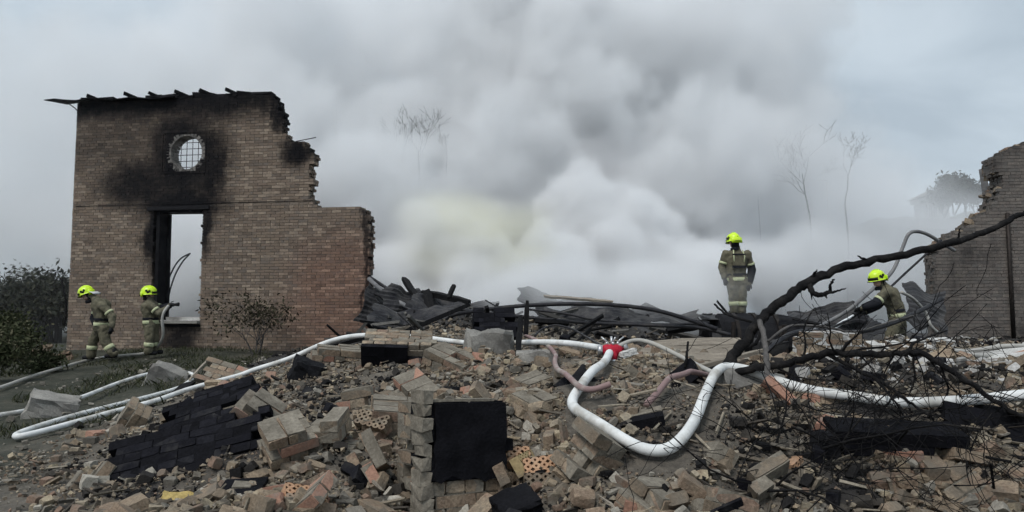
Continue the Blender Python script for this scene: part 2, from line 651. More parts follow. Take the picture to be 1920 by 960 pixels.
def wall_soot(spots, bands):
    """soot stains in the wall's own coordinates: flame licks above the openings and along the burnt roof line, and darker patches elsewhere"""
    def f(t, F):
        tcn = t.nodes.new('ShaderNodeTexCoord')
        tcn.object = wall
        v = F.v('MULTIPLY', tcn.outputs['Object'], (1, 0, 1))
        w = F.v('SUBTRACT', F.noise(v, .8, 4, .6, col=True), (.5, .5, .5))
        w2 = F.v('SUBTRACT', F.noise(F.v('MULTIPLY', v, (2.2, 1, .8)), 2.6, 5, .7, col=True), (.5, .5, .5))
        q = F.v('MULTIPLY', F.v('ADD', F.v('ADD', v, F.v('SCALE', w, .9)), F.v('SCALE', w2, .5)), (1, 0, 1))
        tot = None
        for (c, r, a) in spots:
            d = F.v('LENGTH', F.v('DIVIDE', F.v('SUBTRACT', q, (c[0], 0, c[1])), (r[0], 1, r[1])), out='Value')
            s = F.maprange(d, .25, 1.3, a, 0.0)
            tot = s if tot is None else F.m('MAXIMUM', tot, s)
        sx = t.nodes.new('ShaderNodeSeparateXYZ'); t.links.new(q, sx.inputs[0])
        for (lo, hi, a) in bands:
            tot = F.m('MAXIMUM', tot, F.maprange(sx.outputs[2], lo, hi, 0.0, a))
        grain = F.maprange(F.noise(v, 5, 4, .7), .25, .7, .72, 1.0)
        f = F.m('MULTIPLY', tot, grain)
        return F.m('SUBTRACT', 1.0, F.m('POWER', F.m('SUBTRACT', 1.0, f), 2.4))
    return f


top = W(330, 186)[1]
spots = [(W(345, 295), (1.35, 1.6), .97), (W(262, 345), (1.4, .9), .85), (W(335, 385), (1.6, .7), .98), (W(395, 330), (.5, 1.3), .85), (W(290, 440), (.4, 1.2), .9), (W(384, 430), (.25, .8), .8),
         (W(215, 260), (2.0, 1.2), .32), (W(556, 285), (.55, .45), .98), (W(520, 215), (.25, .6), .95), (W(340, 640), (.75, .6), .75), (W(686, 480), (.1, 2.5), .6)]  # final entries darken the panel under the sill and the wall's end edge
wsoot = wall_soot(spots, [(top - 1.0, top - .05, .93)])
WALLC = [(.095, .075, .061), (.165, .127, .10), (.205, .158, .12), (.175, .132, .105), (.30, .24, .185), (.135, .10, .083)]
WALLR = [(.17, .10, .08), (.25, .145, .115), (.30, .18, .14), (.22, .15, .125), (.33, .24, .19)]
M_wall = mat('wall_brick', WALLC, scale=7, island=.8, bump=.5, dirt=(.15, .127, .11), dirt_amt=.5, soot=wsoot)
M_wallm = mat('wall_mortar', [(.09, .08, .07), (.14, .125, .105)], scale=6, island=.1, bump=.6, soot=wsoot)


def redden(m):
    """the newer red bricks patched in at the wall's lower end"""
    t = m.node_tree
    F = Fld(t)
    b = t.nodes['Principled BSDF']
    tcn = t.nodes.new('ShaderNodeTexCoord'); tcn.object = wall
    c = W(640, 560)
    d = F.v('LENGTH', F.v('DIVIDE', F.v('SUBTRACT', F.v('MULTIPLY', tcn.outputs['Object'], (1, 0, 1)), (c[0], 0, c[1])), (1.9, 1, 2.2)), out='Value')
    f = F.maprange(F.m('ADD', d, F.m('MULTIPLY', F.noise(tcn.outputs['Object'], .9, 3), .5)), .6, 1.35, .75, 0)
    src = b.inputs['Base Color'].links[0].from_socket
    mul = t.nodes.new('ShaderNodeMix'); mul.data_type = 'RGBA'; mul.blend_type = 'MULTIPLY'
    t.links.new(f, mul.inputs['Factor']); t.links.new(src, mul.inputs['A']); mul.inputs['B'].default_value = (1.06, .80, .76, 1)
    t.links.new(mul.outputs['Result'], b.inputs['Base Color'])


redden(M_wall)
cam_local = wall.matrix_basis.inverted() if False else None
build_wall(wall, wall_poly, [h_round, h_rect], .38, M_wall, M_wallm, 300, lambda it: -it[0] + it[2] * .8)
M_ring = mat('ring_brick', [(.10, .095, .09), (.16, .15, .14), (.22, .205, .19)], scale=7, island=.7, bump=.5, dirt=(.05, .048, .046), dirt_amt=.5)
# round window: a ring of bricks on edge, lined reveal and iron grille
for k in range(30):
    a = 2 * math.pi * k / 30
    o = link('ring_brick', MB().add(brick_verts(0, 0, 0, .118, .37, .088), BOXF).mesh('ring_brick', M_ring), wall)
    o.location = (cw[0] + (CR + .058) * math.cos(a), .187, cw[1] + (CR + .058) * math.sin(a))
    o.rotation_euler = (0, -a, 0)
gr = MB()
for i in range(-2, 3):
    x = i * .17
    h = math.sqrt(max((CR + .04) ** 2 - x * x, 0))
    gr.tube([(cw[0] + x, .3, cw[1] - h), (cw[0] + x, .3, cw[1] + h)], .009, 6)
    gr.tube([(cw[0] - h, .312, cw[1] + x), (cw[0] + h, .312, cw[1] + x)], .009, 6)
tag(gr.build('window_grille', M_iron, wall), 'black iron grille in the round window')
# square recessed panel edge round the window
fr = MB()
a0, a1 = W(303, 326), W(387, 246)
for (c, s) in [(((a0[0] + a1[0]) / 2, -.006, a0[1]), (a1[0] - a0[0], .016, .035)), (((a0[0] + a1[0]) / 2, -.006, a1[1]), (a1[0] - a0[0], .016, .035)),
               ((a0[0], -.006, (a0[1] + a1[1]) / 2), (.03, .014, a1[1] - a0[1] - .06)), ((a1[0], -.006, (a0[1] + a1[1]) / 2), (.03, .014, a1[1] - a0[1] - .06))]:
    fr.box(c, s, jit=.006)
fr.build('panel_border', M_wall, wall)
# lintel, reveal lining, sill, infill below
MB().box(((w0[0] + w1[0]) / 2, .2, w1[1] + .05), (w1[0] - w0[0] + .42, .5, .1), jit=.015).build('lintel', M_char, wall)
MB().box(((w0[0] + w1[0]) / 2, .24, w1[1] - .025), (w1[0] - w0[0] - .02, .44, .05), jit=.01).build('lintel_board', M_char, wall)
rv = MB()
rv.box((w0[0] + .06, .26, (w0[1] + w1[1]) / 2), (.09, .44, w1[1] - w0[1] - .06), jit=.012)
rv.box((w0[0] + .15, .42, (w0[1] + w1[1]) / 2), (.10, .06, w1[1] - w0[1] - .12), jit=.01)
rv.build('window_jamb', M_char, wall)
M_plaster = mat('plaster', [(.36, .35, .33), (.5, .49, .47), (.6, .59, .57)], scale=5, island=.1, bump=.5, dirt=(.16, .15, .14))
MB().box(((w0[0] + w1[0]) / 2 + .1, .1, w0[1] - .03), (w1[0] - w0[0] - .12, .5, .07), jit=.008).build('window_sill', M_concrete, wall)
MB().box(((w0[0] + w1[0]) / 2 + .12, .36, w0[1] + .06), (w1[0] - w0[0] - .24, .2, .11), jit=.012).build('sill_plaster', M_plaster, wall)
MB().box(((w0[0] + w1[0]) / 2 + .1, -.02, w0[1] - .12), (w1[0] - w0[0] - .1, .05, .06), jit=.008).build('ledge', M_char, wall)
# expansion line and string courses
MB().box(((0.1 + W(590, 378)[0]) / 2, -.004, W(420, 380)[1]), (W(590, 378)[0] - .2, .010, .012)).build('string_course', M_char, wall)

# burnt remains of the roof on top of the wall
roof = empty('roof_remnant', wall.location, wall.rotation_euler)
tag(roof, 'burnt strip of roof sheet and rafters along the top of the tall wall', 'roof', kind='thing')
tl, tr = W(95, 191), W(200, 184)
tm = W(330, 184)
te = W(512, 172)
g = []
for i in range(13):
    f = i / 12
    u = tl[0] + (tm[0] - tl[0]) * f
    z = tl[1] + (tm[1] - tl[1]) * f + .03 * math.sin(i * 1.7)
    g.append([(u, -.25 + .1 * f, z - .02), (u, .15, z + .04 + .02 * math.sin(i * 2.1)), (u, .6, z + .1)])
MB().sheet(g, .02).build('roof_sheet', M_char, roof)
rb = MB()
x = W(150, 195)[0]
while x < te[0] - .2:
    f = (x - tl[0]) / (te[0] - tl[0])
    z = tl[1] + (te[1] - tl[1]) * f
    l = random.uniform(.3, .62)
    rb.box((x + l / 2, .2, z - .03 + random.uniform(-.03, .05)), (l * 1.06, random.uniform(.3, .55), random.uniform(.06, .15)), jit=.03)
    x += l
rb.build('wall_plate', M_char, roof)
for (px, py) in [(247, 183), (293, 182), (342, 179), (388, 177), (437, 176), (178, 187)]:
    u, z = W(px, py)
    MB().beam((u - .16, -.12, z + .1), (u + .42, .5, z - .14), .05, .09, jit=.008).build('rafter', M_char, roof)
MB().tube([(tl[0] + .55, -.1, tl[1] - .05), (tl[0] + .8, -.05, tl[1] - .22), (tl[0] + .95, .0, tl[1] - .4)], .016, 6).build('bracket', M_iron, roof)
u, z = W(545, 262)
tag(MB().tube([(u + .05, .2, z + .0), (u + .4, .1, z + .02), (u + .68, .05, z + .05)], .012, 6).build('bent_rod', M_iron, roof), 'thin bent rod')

# ------------------------------------------------------------------ broken wall at the right
RA = Vector((P(1757, 640, 17.2).x, 17.2, 0))
RU = Vector((math.cos(R(-6)), math.sin(R(-6)), 0))
rwall = empty('broken_wall', RA, (0, 0, R(-6)))
tag(rwall, 'broken brick wall with a slanting ragged top and a dark drainpipe', 'wall', kind='thing')
WR = lambda px, py: plane_uw(RA, RU, px, py)
rpoly = [WR(*p) for p in [(1766, 720), (1762, 610), (1757, 540), (1759, 466), (1775, 452), (1790, 438), (1812, 428), (1838, 408), (1858, 392), (1868, 376), (1876, 350), (1874, 322), (1868, 296), (1884, 286), (1905, 274), (1935, 262), (2010, 240), (2100, 250), (2100, 720)]]
def rsoot(t, F):
    tcn = t.nodes.new('ShaderNodeTexCoord'); tcn.object = rwall
    return F.maprange(F.noise(F.v('MULTIPLY', tcn.outputs['Object'], (1, 0, .6)), .8, 5, .65), .42, .68, .12, .72)
M_rwall = mat('right_brick', [(.11, .10, .095), (.17, .15, .135), (.20, .175, .155), (.145, .125, .115), (.25, .22, .19)], scale=7, island=.8, bump=.5, dirt=(.15, .14, .13), soot=rsoot)
M_rmort = mat('right_mortar', [(.09, .085, .08), (.15, .14, .13)], scale=6, island=.1, bump=.6)
build_wall(rwall, rpoly, [], .64, M_rwall, M_rmort, 300, lambda it: it[0] + .5 * abs(it[2] - 2) + (0 if it[0] < 2.05 else 50))
# torn inner core of the wall, stepping up behind its face
tb = MB()
for (px, py) in [(1772, 452), (1790, 440), (1812, 424), (1832, 408), (1850, 396), (1866, 380), (1878, 340), (1882, 300), (1890, 286), (1905, 276), (1918, 270)]:
    for k in range(9):
        u, z = WR(px + random.uniform(-9, 12), py + random.uniform(2, 26))
        tb.box((u, random.uniform(.1, .75), z), (random.uniform(.1, .26), .13, random.uniform(.06, .14)),
               Euler((random.uniform(-.4, .4), random.uniform(-.5, .5), random.uniform(-.6, .6))).to_matrix(), .012)
tag(tb.build('torn_core', M_brick, rwall), 'torn pale brick core along the broken top', kind='stuff')
u, z0 = WR(1898, 635); _, z1 = WR(1897, 400)
MB().tube([(u, -.06, z0), (u, -.06, (z0 + z1) / 2), (u, -.06, z1)], .045, 10).build('drainpipe', M_iron, rwall, True)

# ------------------------------------------------------------------ fire hoses
def hose_mat(name, cols, rough=.65):
    return mat(name, cols, scale=5, island=0, grain=.05, bump=.08, rough=rough, dirt=(.36, .34, .30), dirt_amt=.5, fine=120, spec=.4)


M_hw = hose_mat('hose_white', [(.55, .56, .55), (.68, .69, .68), (.76, .76, .75)])
M_hp = hose_mat('hose_brown', [(.20, .13, .125), (.27, .18, .17)])
M_hg = hose_mat('hose_grey', [(.30, .29, .27), (.42, .41, .38)])
M_alu = mat('aluminium', [(.45, .45, .46), (.6, .6, .6)], bump=.1, rough=.4, metallic=.8, island=0)


HOSEPTS = []


def hose(label, pts, r, m, ground=True, n=12, couple=(), name='fire_hose', lift=.02):
    p = spline(PX(pts), 10)
    if ground:
        q = []
        for v in p:
            z = max(v.z, gz(v.x, v.y) + r * .8 + lift)
            q.append(Vector((v.x, v.y, z)))
        # ironed so that it bends like a charged hose
        for _ in range(60):
            q = [q[0]] + [Vector((b.x, b.y, max(b.z, (a.z + b.z * 2 + c.z) / 4))) for a, b, c in zip(q, q[1:], q[2:])] + [q[-1]]
        for _ in range(10):
            q = [q[0]] + [(a + b * 2 + c) / 4 for a, b, c in zip(q, q[1:], q[2:])] + [q[-1]]
        p = [v + Vector((0, 0, .012)) for v in q]
    HOSEPTS.extend([(v.x, v.y, r) for v in p[::2]])
    rad = [r * (1 + .015 * math.sin(i * .31) + random.gauss(0, .003)) for i in range(len(p))]
    root = empty(name, p[0])
    tag(root, label, 'hose')
    off = Vector(p[0])
    MB().tube([v - off for v in p], rad, n).build('tube', m, root, True)
    for f in couple:
        i = min(int(f * (len(p) - 2)), len(p) - 2)
        a, b = p[i] - off, p[i + 1] - off
        d = (b - a).normalized()
        mb = MB()
        mb.tube([a - d * .09, a - d * .03, a - d * .028, a + d * .028, a + d * .03, a + d * .09], [r * 1.1, r * 1.1, r * 1.4, r * 1.4, r * 1.1, r * 1.1], 14)
        mb.build('coupling', M_alu, root, True)
    return root


hose('white hose folded on the ground and running over the heap to the red divider',
     [(-60, 790, 8.8), (0, 783, 9.0), (60, 774, 9.6), (145, 750, 10.6), (210, 724, 12), (270, 704, 13.2), (320, 697, 13.6), (350, 704, 13.0), (363, 716, 12.2), (345, 731, 11.6), (318, 740, 11.2),
      (200, 770, 9.4), (100, 800, 8.3), (42, 818, 7.75), (28, 824, 7.55), (45, 826, 7.5), (120, 812, 7.9), (220, 792, 8.6), (300, 775, 9.1), (360, 757, 9.7), (440, 728, 10.2), (478, 710, 10.3), (560, 667, 10.1), (620, 641, 9.9), (680, 630, 9.7),
      (780, 633, 9.3), (870, 647, 8.9), (920, 650, 8.75), (980, 644, 8.4), (1060, 645, 7.8), (1136, 657, 7.05)], .031, M_hw, couple=(.84,))
hose('thick white hose hanging from the red divider, looping up and running off past the branches',
     [(1143, 664, 6.95), (1138, 690, 6.6), (1118, 730, 6.1), (1090, 772, 5.55), (1072, 796, 5.2), (1092, 818, 4.95), (1150, 842, 4.68), (1195, 854, 4.52), (1238, 858, 4.45), (1272, 845, 4.5), (1302, 808, 4.75), (1320, 760, 5.1), (1332, 720, 5.4), (1347, 697, 5.6), (1368, 691, 5.7),
      (1410, 699, 5.65), (1460, 718, 5.5), (1530, 740, 5.3), (1620, 755, 5.1), (1700, 760, 5.0), (1800, 757, 4.95), (1920, 744, 4.9), (2020, 735, 4.9), (2200, 742, 4.9), (2420, 730, 5.0), (2700, 720, 5.2)], .036, M_hw)
hose('dull pink-brown hose sliding down the heap beside the thick white hose',
     [(985, 632, 9.4), (1005, 640, 8.6), (1030, 655, 8.0), (1043, 685, 7.4), (1040, 722, 6.7), (1052, 757, 6.0), (1078, 783, 5.45), (1102, 796, 5.25), (1122, 801, 5.2), (1145, 797, 5.2)], .022, M_hp, lift=.07)
hose('short end of pink-brown hose under the loop of the thick white hose', [(1212, 806, 4.95), (1236, 792, 5.1), (1258, 778, 5.3), (1285, 758, 5.5), (1300, 745, 5.7), (1335, 728, 5.95)], .022, M_hp, lift=.06)
hose('thin grey hose leading from the red divider towards the branches', [(1160, 652, 7.0), (1185, 641, 7.1), (1215, 643, 7.0), (1262, 664, 6.7), (1310, 690, 6.4), (1345, 706, 6.2)], .02, M_hg)
hose('pale hose running along the ground to the two firefighters at the tall wall',
     [(-40, 748, 11.6), (0, 735, 11.9), (60, 712, 13.8), (155, 683, 17.0), (205, 677, 17.4), (245, 671, 17.6), (275, 664, 17.5), (296, 652, 17.4), (306, 630, 17.2), (304, 605, 17.1), (306, 588, 17.1), (316, 574, 17.2)], .032, M_hg, couple=(.36,))
hose('upper of two grey hoses lying below the broken wall', [(1765, 676, 8.6), (1800, 668, 8.7), (1850, 661, 8.8), (1930, 657, 8.8), (2150, 660, 8.9)], .03, M_hg)
hose('lower of two grey hoses lying below the broken wall', [(1822, 690, 8.0), (1860, 678, 8.2), (1930, 667, 8.3), (2150, 672, 8.4)], .03, M_hg)
hose('grey hose hanging behind the crouching firefighter', [(1690, 548, 14.8), (1712, 560, 15), (1735, 585, 15.2), (1745, 610, 15.2), (1760, 625, 15.3)], .03, M_hg, ground=False)


# ------------------------------------------------------------------ rubble
def fragment(kind, seed):
    """unit-ish broken piece: a brick with corners knocked off, a lump, a flake"""
    rr = random.Random(seed)
    if kind == 'brick':
        dims = (.25, .12, .066)
    elif kind == 'half':
        dims = (rr.uniform(.09, .17), .12, .066)
    elif kind == 'flake':
        dims = (rr.uniform(.10, .2), rr.uniform(.07, .13), rr.uniform(.015, .035))
    else:
        dims = (rr.uniform(.08, .14), rr.uniform(.07, .12), rr.uniform(.05, .10))
    pts = []
    for sx in (-1, 1):
        for sy in (-1, 1):
            for sz in (-1, 1):
                c = Vector((sx * dims[0] / 2, sy * dims[1] / 2, sz * dims[2] / 2))
                chip = rr.random()
                if kind == 'brick' and chip < .4 or kind != 'brick' and chip < .12:
                    pts.append(c + Vector([rr.uniform(-.003, .003) for _ in range(3)]))
                else:
                    k = .22 if kind == 'brick' else (.34 if kind == 'half' and sx > 0 else .3)
                    if kind == 'lump': k = .5
                    for ax in range(3):
                        q = c.copy()
                        q[ax] -= math.copysign(dims[ax] * rr.uniform(.05, k), q[ax])
                        pts.append(q)
    if kind in ('half', 'lump'):
        for _ in range(5):
            q = Vector((rr.uniform(.2, .6), rr.uniform(-.5, .5), rr.uniform(-.5, .5))); pts.append(Vector((q.x * dims[0], q.y * dims[1], q.z * dims[2])))
    bm = hull_mesh(pts)
    bmesh.ops.triangulate(bm, faces=bm.faces)
    v = np.array([tuple(x.co) for x in bm.verts])
    bm.verts.index_update()
    f = np.array([[x.index for x in fc.verts] for fc in bm.faces])
    bm.free()
    return v, f


FRAG = {k: [fragment(k, 100 * i + len(k)) for i in range(10)] for k in ('brick', 'half', 'lump', 'flake')}


def rand_rot(n, tilt=1.0):
    """random orientations; tilt 0 lies flat"""
    ax = rng.normal(size=(n, 3)); ax /= np.linalg.norm(ax, axis=1)[:, None]
    ang = rng.uniform(-math.pi, math.pi, n)
    flat = rng.random(n) > tilt
    ax[flat] = np.array([0, 0, 1]) + rng.normal(size=(flat.sum(), 3)) * .16
    ax /= np.linalg.norm(ax, axis=1)[:, None]
    c, s = np.cos(ang), np.sin(ang)
    K = np.zeros((n, 3, 3))
    K[:, 0, 1], K[:, 0, 2], K[:, 1, 0], K[:, 1, 2], K[:, 2, 0], K[:, 2, 1] = -ax[:, 2], ax[:, 1], ax[:, 2], -ax[:, 0], -ax[:, 1], ax[:, 0]
    return np.eye(3) + s[:, None, None] * K + (1 - c)[:, None, None] * (K @ K)


_hp = np.array(HOSEPTS)


def clear_of_hoses(x, y, sc):
    """the hoses were drawn over the heap last: nothing lies on them or leans over them"""
    ok = np.ones(len(x), bool)
    for i in range(0, len(x), 4000):
        dx = np.abs(x[i:i + 4000, None] - _hp[None, :, 0])
        dy = y[i:i + 4000, None] - _hp[None, :, 1]
        s = sc[i:i + 4000, None] * .09
        ok[i:i + 4000] = ~((dx < _hp[None, :, 2] + s) & (dy > -.05 - s * 2.6) & (dy < .05 + s)).any(1)
    return ok


def scatter(n, kinds, smin, smax, accept, sink=.25, tilt=.6, ylo=3.6, yhi=15, xlo=-9, xhi=9, bias=1.6):
    """positions, denser towards the near side, then one joined set of pieces"""
    y = ylo + (yhi - ylo) * rng.random(n) ** bias
    x = rng.uniform(xlo, xhi, n) * np.clip((y + 4) / 14, .5, 1.5)
    ok = rng.random(n) < accept(x, y)
    x, y = x[ok], y[ok]
    sc = smin * (smax / smin) ** (rng.random(len(x)) ** 2.2)
    free = clear_of_hoses(x, y, sc)
    x, y, sc = x[free], y[free], sc[free]
    z = ground_h(x, y)
    z = z + sc * .05 * rng.uniform(-sink * 2, 1.4, len(x))
    return np.stack([x, y, z], 1), sc


def join_pieces(pos, sc, kinds, tilt=.6):
    Rm = rand_rot(len(pos), tilt)
    vs, fs, n0 = [], [], 0
    pick = rng.integers(0, len(kinds) * 10, len(pos))
    for t in range(len(kinds) * 10):
        sel = np.where(pick == t)[0]
        if not len(sel): continue
        v, f = FRAG[kinds[t // 10]][t % 10]
        V = np.einsum('nij,vj->nvi', Rm[sel], v) * sc[sel][:, None, None] + pos[sel][:, None, :]
        F_ = f[None] + (np.arange(len(sel)) * len(v))[:, None, None] + n0
        vs.append(V.reshape(-1, 3)); fs.append(F_.reshape(-1, 3))
        n0 += len(sel) * len(v)
    return np.concatenate(vs), np.concatenate(fs)


def burnt(x, y):
    """where the heap lies black: patches and everything inside the burnt shell"""
    b = np.clip((vnoise(x, y, .5) + vnoise(x, y, 1.3) * .5 - .12) * 5, 0, 1)
    for (c, r) in BURNT:
        d = np.hypot(x - c[0], y - c[1]) / r
        b = np.maximum(b, np.clip(2.2 - 2 * d, 0, 1))
    return np.maximum(b, np.clip((y - 10.2) / 2.5, 0, 1))


BURNT = [(P(560, 800, 5.9), .45), (P(250, 930, 4.8), .4), (P(900, 740, 6.6), .4), (P(1180, 900, 4.4), .25), (P(680, 860, 4.9), .3), (P(460, 800, 5.9), .9), (P(640, 720, 7.4), .9), (P(1440, 870, 4.5), .75), (P(1600, 720, 6.0), .7), (P(1760, 720, 6.0), .5), (P(1500, 930, 4.3), .6), (P(1350, 800, 5.0), .35), (P(980, 930, 4.2), .3), (P(1080, 740, 6.0), .4), (P(1480, 690, 6.3), .5)]
RUB = [(.05, .041, .032), (.12, .096, .072), (.18, .142, .104), (.27, .217, .155), (.20, .15, .108), (.40, .335, .235), (.08, .066, .05), (.22, .148, .11), (.14, .116, .092), (.31, .262, .195), (.06, .052, .043), (.35, .295, .215)]
M_rub = mat('rubble', RUB, scale=9, island=.85, bump=.6, dirt=(.20, .18, .15), dirt_amt=.5, fine=80, perObj=False)
M_rubg = mat('rubble_grey', [(.07, .063, .054), (.13, .118, .10), (.20, .18, .152), (.40, .37, .315), (.11, .10, .085), (.31, .285, .24)], scale=9, island=.85, bump=.6, fine=80, perObj=False)
M_rubc = mat('rubble_char', [(.006, .006, .007), (.014, .0135, .014), (.03, .028, .027), (.065, .058, .05), (.009, .009, .010)], scale=9, island=.85, bump=.6, rough=.9, spec=.08, fine=80, perObj=False)

clean = lambda x, y: rub(x, y) * (1 - .88 * burnt(x, y))
pos, sc = scatter(66000, None, .12, .72, clean)
v, f = join_pieces(pos, sc, ('lump', 'half', 'flake', 'lump'))
tag(link('rubble', fast_mesh('rubble', v, f, [M_rub])), 'small broken brick rubble covering the heap', 'rubble', kind='stuff')
pos, sc = scatter(26000, None, .10, .75, clean)
v, f = join_pieces(pos, sc, ('lump', 'flake'))
tag(link('rubble', fast_mesh('rubble', v, f, [M_rubg])), 'grey mortar lumps and plaster flakes among the bricks', 'rubble', kind='stuff')
pos, sc = scatter(28000, None, .12, .8, lambda x, y: rub(x, y) * (.22 + burnt(x, y)), yhi=19.5, bias=1.1)
v, f = join_pieces(pos, sc, ('lump', 'half', 'flake', 'lump'))
tag(link('rubble', fast_mesh('rubble', v, f, [M_rubc])), 'black charred rubble and cinders in the burnt patches', 'rubble', kind='stuff')
# grit and crumbs filling the gaps
FRAG['crumb'] = []
for i in range(10):
    rq = random.Random(900 + i)
    vv = np.array([[rq.uniform(.5, 1) * a, rq.uniform(.5, 1) * b, rq.uniform(.5, 1) * c] for (a, b, c) in ((1, 0, 0), (-1, 0, 0), (0, 1, 0), (0, -1, 0), (0, 0, .7), (0, 0, -.7))]) * .05
    FRAG['crumb'].append((vv, np.array([(0, 2, 4), (2, 1, 4), (1, 3, 4), (3, 0, 4), (2, 0, 5), (1, 2, 5), (3, 1, 5), (0, 3, 5)])))
pos, sc = scatter(70000, None, .12, .75, lambda x, y: rub(x, y) * (1 - .5 * burnt(x, y)), yhi=10, bias=1.3)
v, f = join_pieces(pos, sc, ('crumb',))
tag(link('rubble', fast_mesh('rubble', v, f, [M_rub])), 'fine brick crumbs and grit between the larger rubble', 'rubble', kind='stuff')
pos, sc = scatter(40000, None, .12, .7, lambda x, y: rub(x, y) * burnt(x, y), yhi=10, bias=1.3)
v, f = join_pieces(pos, sc, ('crumb',))
tag(link('rubble', fast_mesh('rubble', v, f, [M_rubc])), 'black cinders and ash crumbs in the burnt patches', 'rubble', kind='stuff')
# limewashed plaster broken off near the right-hand wall
M_rubw = mat('rubble_white', [(.22, .21, .195), (.36, .35, .335), (.5, .49, .475), (.30, .285, .26)], scale=9, island=.8, bump=.5, perObj=False)
pos, sc = scatter(9000, None, .15, .95, lambda x, y: np.clip((x - .36 * y) / .6, 0, 1) * np.clip((y - 5.8) / .8, 0, 1) * np.clip(.35 + vnoise(x, y, 1.2) * 1.6, 0, 1), ylo=5.5, yhi=12.5, xlo=1, xhi=9.5, bias=1.0)
v, f = join_pieces(pos, sc, ('lump', 'half', 'flake', 'flake'))
tag(link('rubble', fast_mesh('rubble', v, f, [M_rubw])), 'whitish plaster and limewashed brick rubble before the broken wall', 'rubble', kind='stuff')
# beaten ground at the left: flat chips only
pos, sc = scatter(5000, None, .15, .9, lambda x, y: (1 - rub(x, y)) * np.clip(.25 + vnoise(x, y, .8) * 1.6 + np.clip((x + 6) / 4, 0, .6), 0, 1), xlo=-11, xhi=0, yhi=17)
v, f = join_pieces(pos, sc, ('flake', 'lump'), .12)
tag(link('rubble', fast_mesh('rubble', v, f, [M_rubg])), 'flat grey chips strewn over the beaten ground', 'rubble', kind='stuff')
# charred splinters
sp = MB()
for _ in range(900):
    y = 4 + 12 * random.random() ** 1.4
    x = random.uniform(-.55, .62) * (y + 2)
    if random.random() > float(rub(np.array([x]), np.array([y]))[0]): continue
    a = random.uniform(0, math.pi); l = random.uniform(.08, .4)
    z = gz(x, y) + .03
    d = Vector((math.cos(a), math.sin(a), random.uniform(-.3, .4))) * l / 2
    sp.beam(Vector((x, y, z)) - d, Vector((x, y, z)) + d, random.uniform(.008, .022), random.uniform(.005, .014), random.random() * 3, .003)
tag(sp.build('splinters', mat('splinter', [(.015, .014, .013), (.07, .06, .05), (.2, .17, .13), (.33, .29, .23)], island=.9, scale=8, stretch=(1, 1, 1), perObj=False)),
    'thin wood splinters and laths lying over the rubble', 'splinters', kind='stuff')

# 300 loose bricks: each its own object, sharing ten meshes
def brick_set(m):
    res = []
    for v, f in FRAG['brick'][:6] + FRAG['half']:
        res.append(fast_mesh('loose_brick', v, f, [m]))
    return res
SET_BUFF, SET_RED, SET_CHAR = brick_set(M_brick), brick_set(M_brick_red), brick_set(M_brick_char)
cnt = {'buff': 0, 'red': 0, 'char': 0}
tries = 0
while sum(cnt.values()) < 300 and tries < 6000:
    tries += 1
    y = 4.0 + 6.5 * random.random() ** 1.5
    x = random.uniform(-.62, .68) * y
    ax, ay = np.array([x]), np.array([y])
    if random.random() > rub(ax, ay)[0] or not clear_of_hoses(ax, ay, np.array([1.0]))[0]: continue
    bt = burnt(ax, ay)[0]
    kind = 'char' if random.random() < bt else ('red' if random.random() < .14 else 'buff')
    if cnt[kind] >= {'buff': 225, 'red': 35, 'char': 40}[kind]: continue
    cnt[kind] += 1
    me = random.choice({'buff': SET_BUFF, 'red': SET_RED, 'char': SET_CHAR}[kind])
    o = link('loose_brick', me)
    o.location = (x, y, gz(x, y) + random.uniform(-.02, .05))
    big = random.random() < .5
    o.rotation_euler = (random.gauss(0, .8 if big else .25), random.gauss(0, .8 if big else .25), random.uniform(0, 6.28))
    tag(o, {'buff': 'loose buff brick lying in the rubble heap', 'red': 'loose reddish brick lying in the rubble heap', 'char': 'loose blackened brick lying in a burnt patch of rubble'}[kind],
        'brick', {'buff': 'loose buff bricks', 'red': 'loose red bricks', 'char': 'loose blackened bricks'}[kind])

# ------------------------------------------------------------------ blocks of masonry that fell in one piece
PB = [fast_mesh('brick', *(lambda vf: (vf[0], vf[1]))(FRAG['brick'][i]), [M_brick]) for i in range(10)]
PBR = [fast_mesh('brick', *FRAG['brick'][i], [M_brick_red]) for i in range(10)]
PBC = [fast_mesh('brick', *FRAG['brick'][i], [M_brick_char]) for i in range(10)]


def perforated(m):
    """brick with round holes through its bed face"""
    bm = bmesh.new()
    mb = MB().box((0, 0, 0), (.25, .12, .066))
    me = mb.mesh('brick', m)
    return me


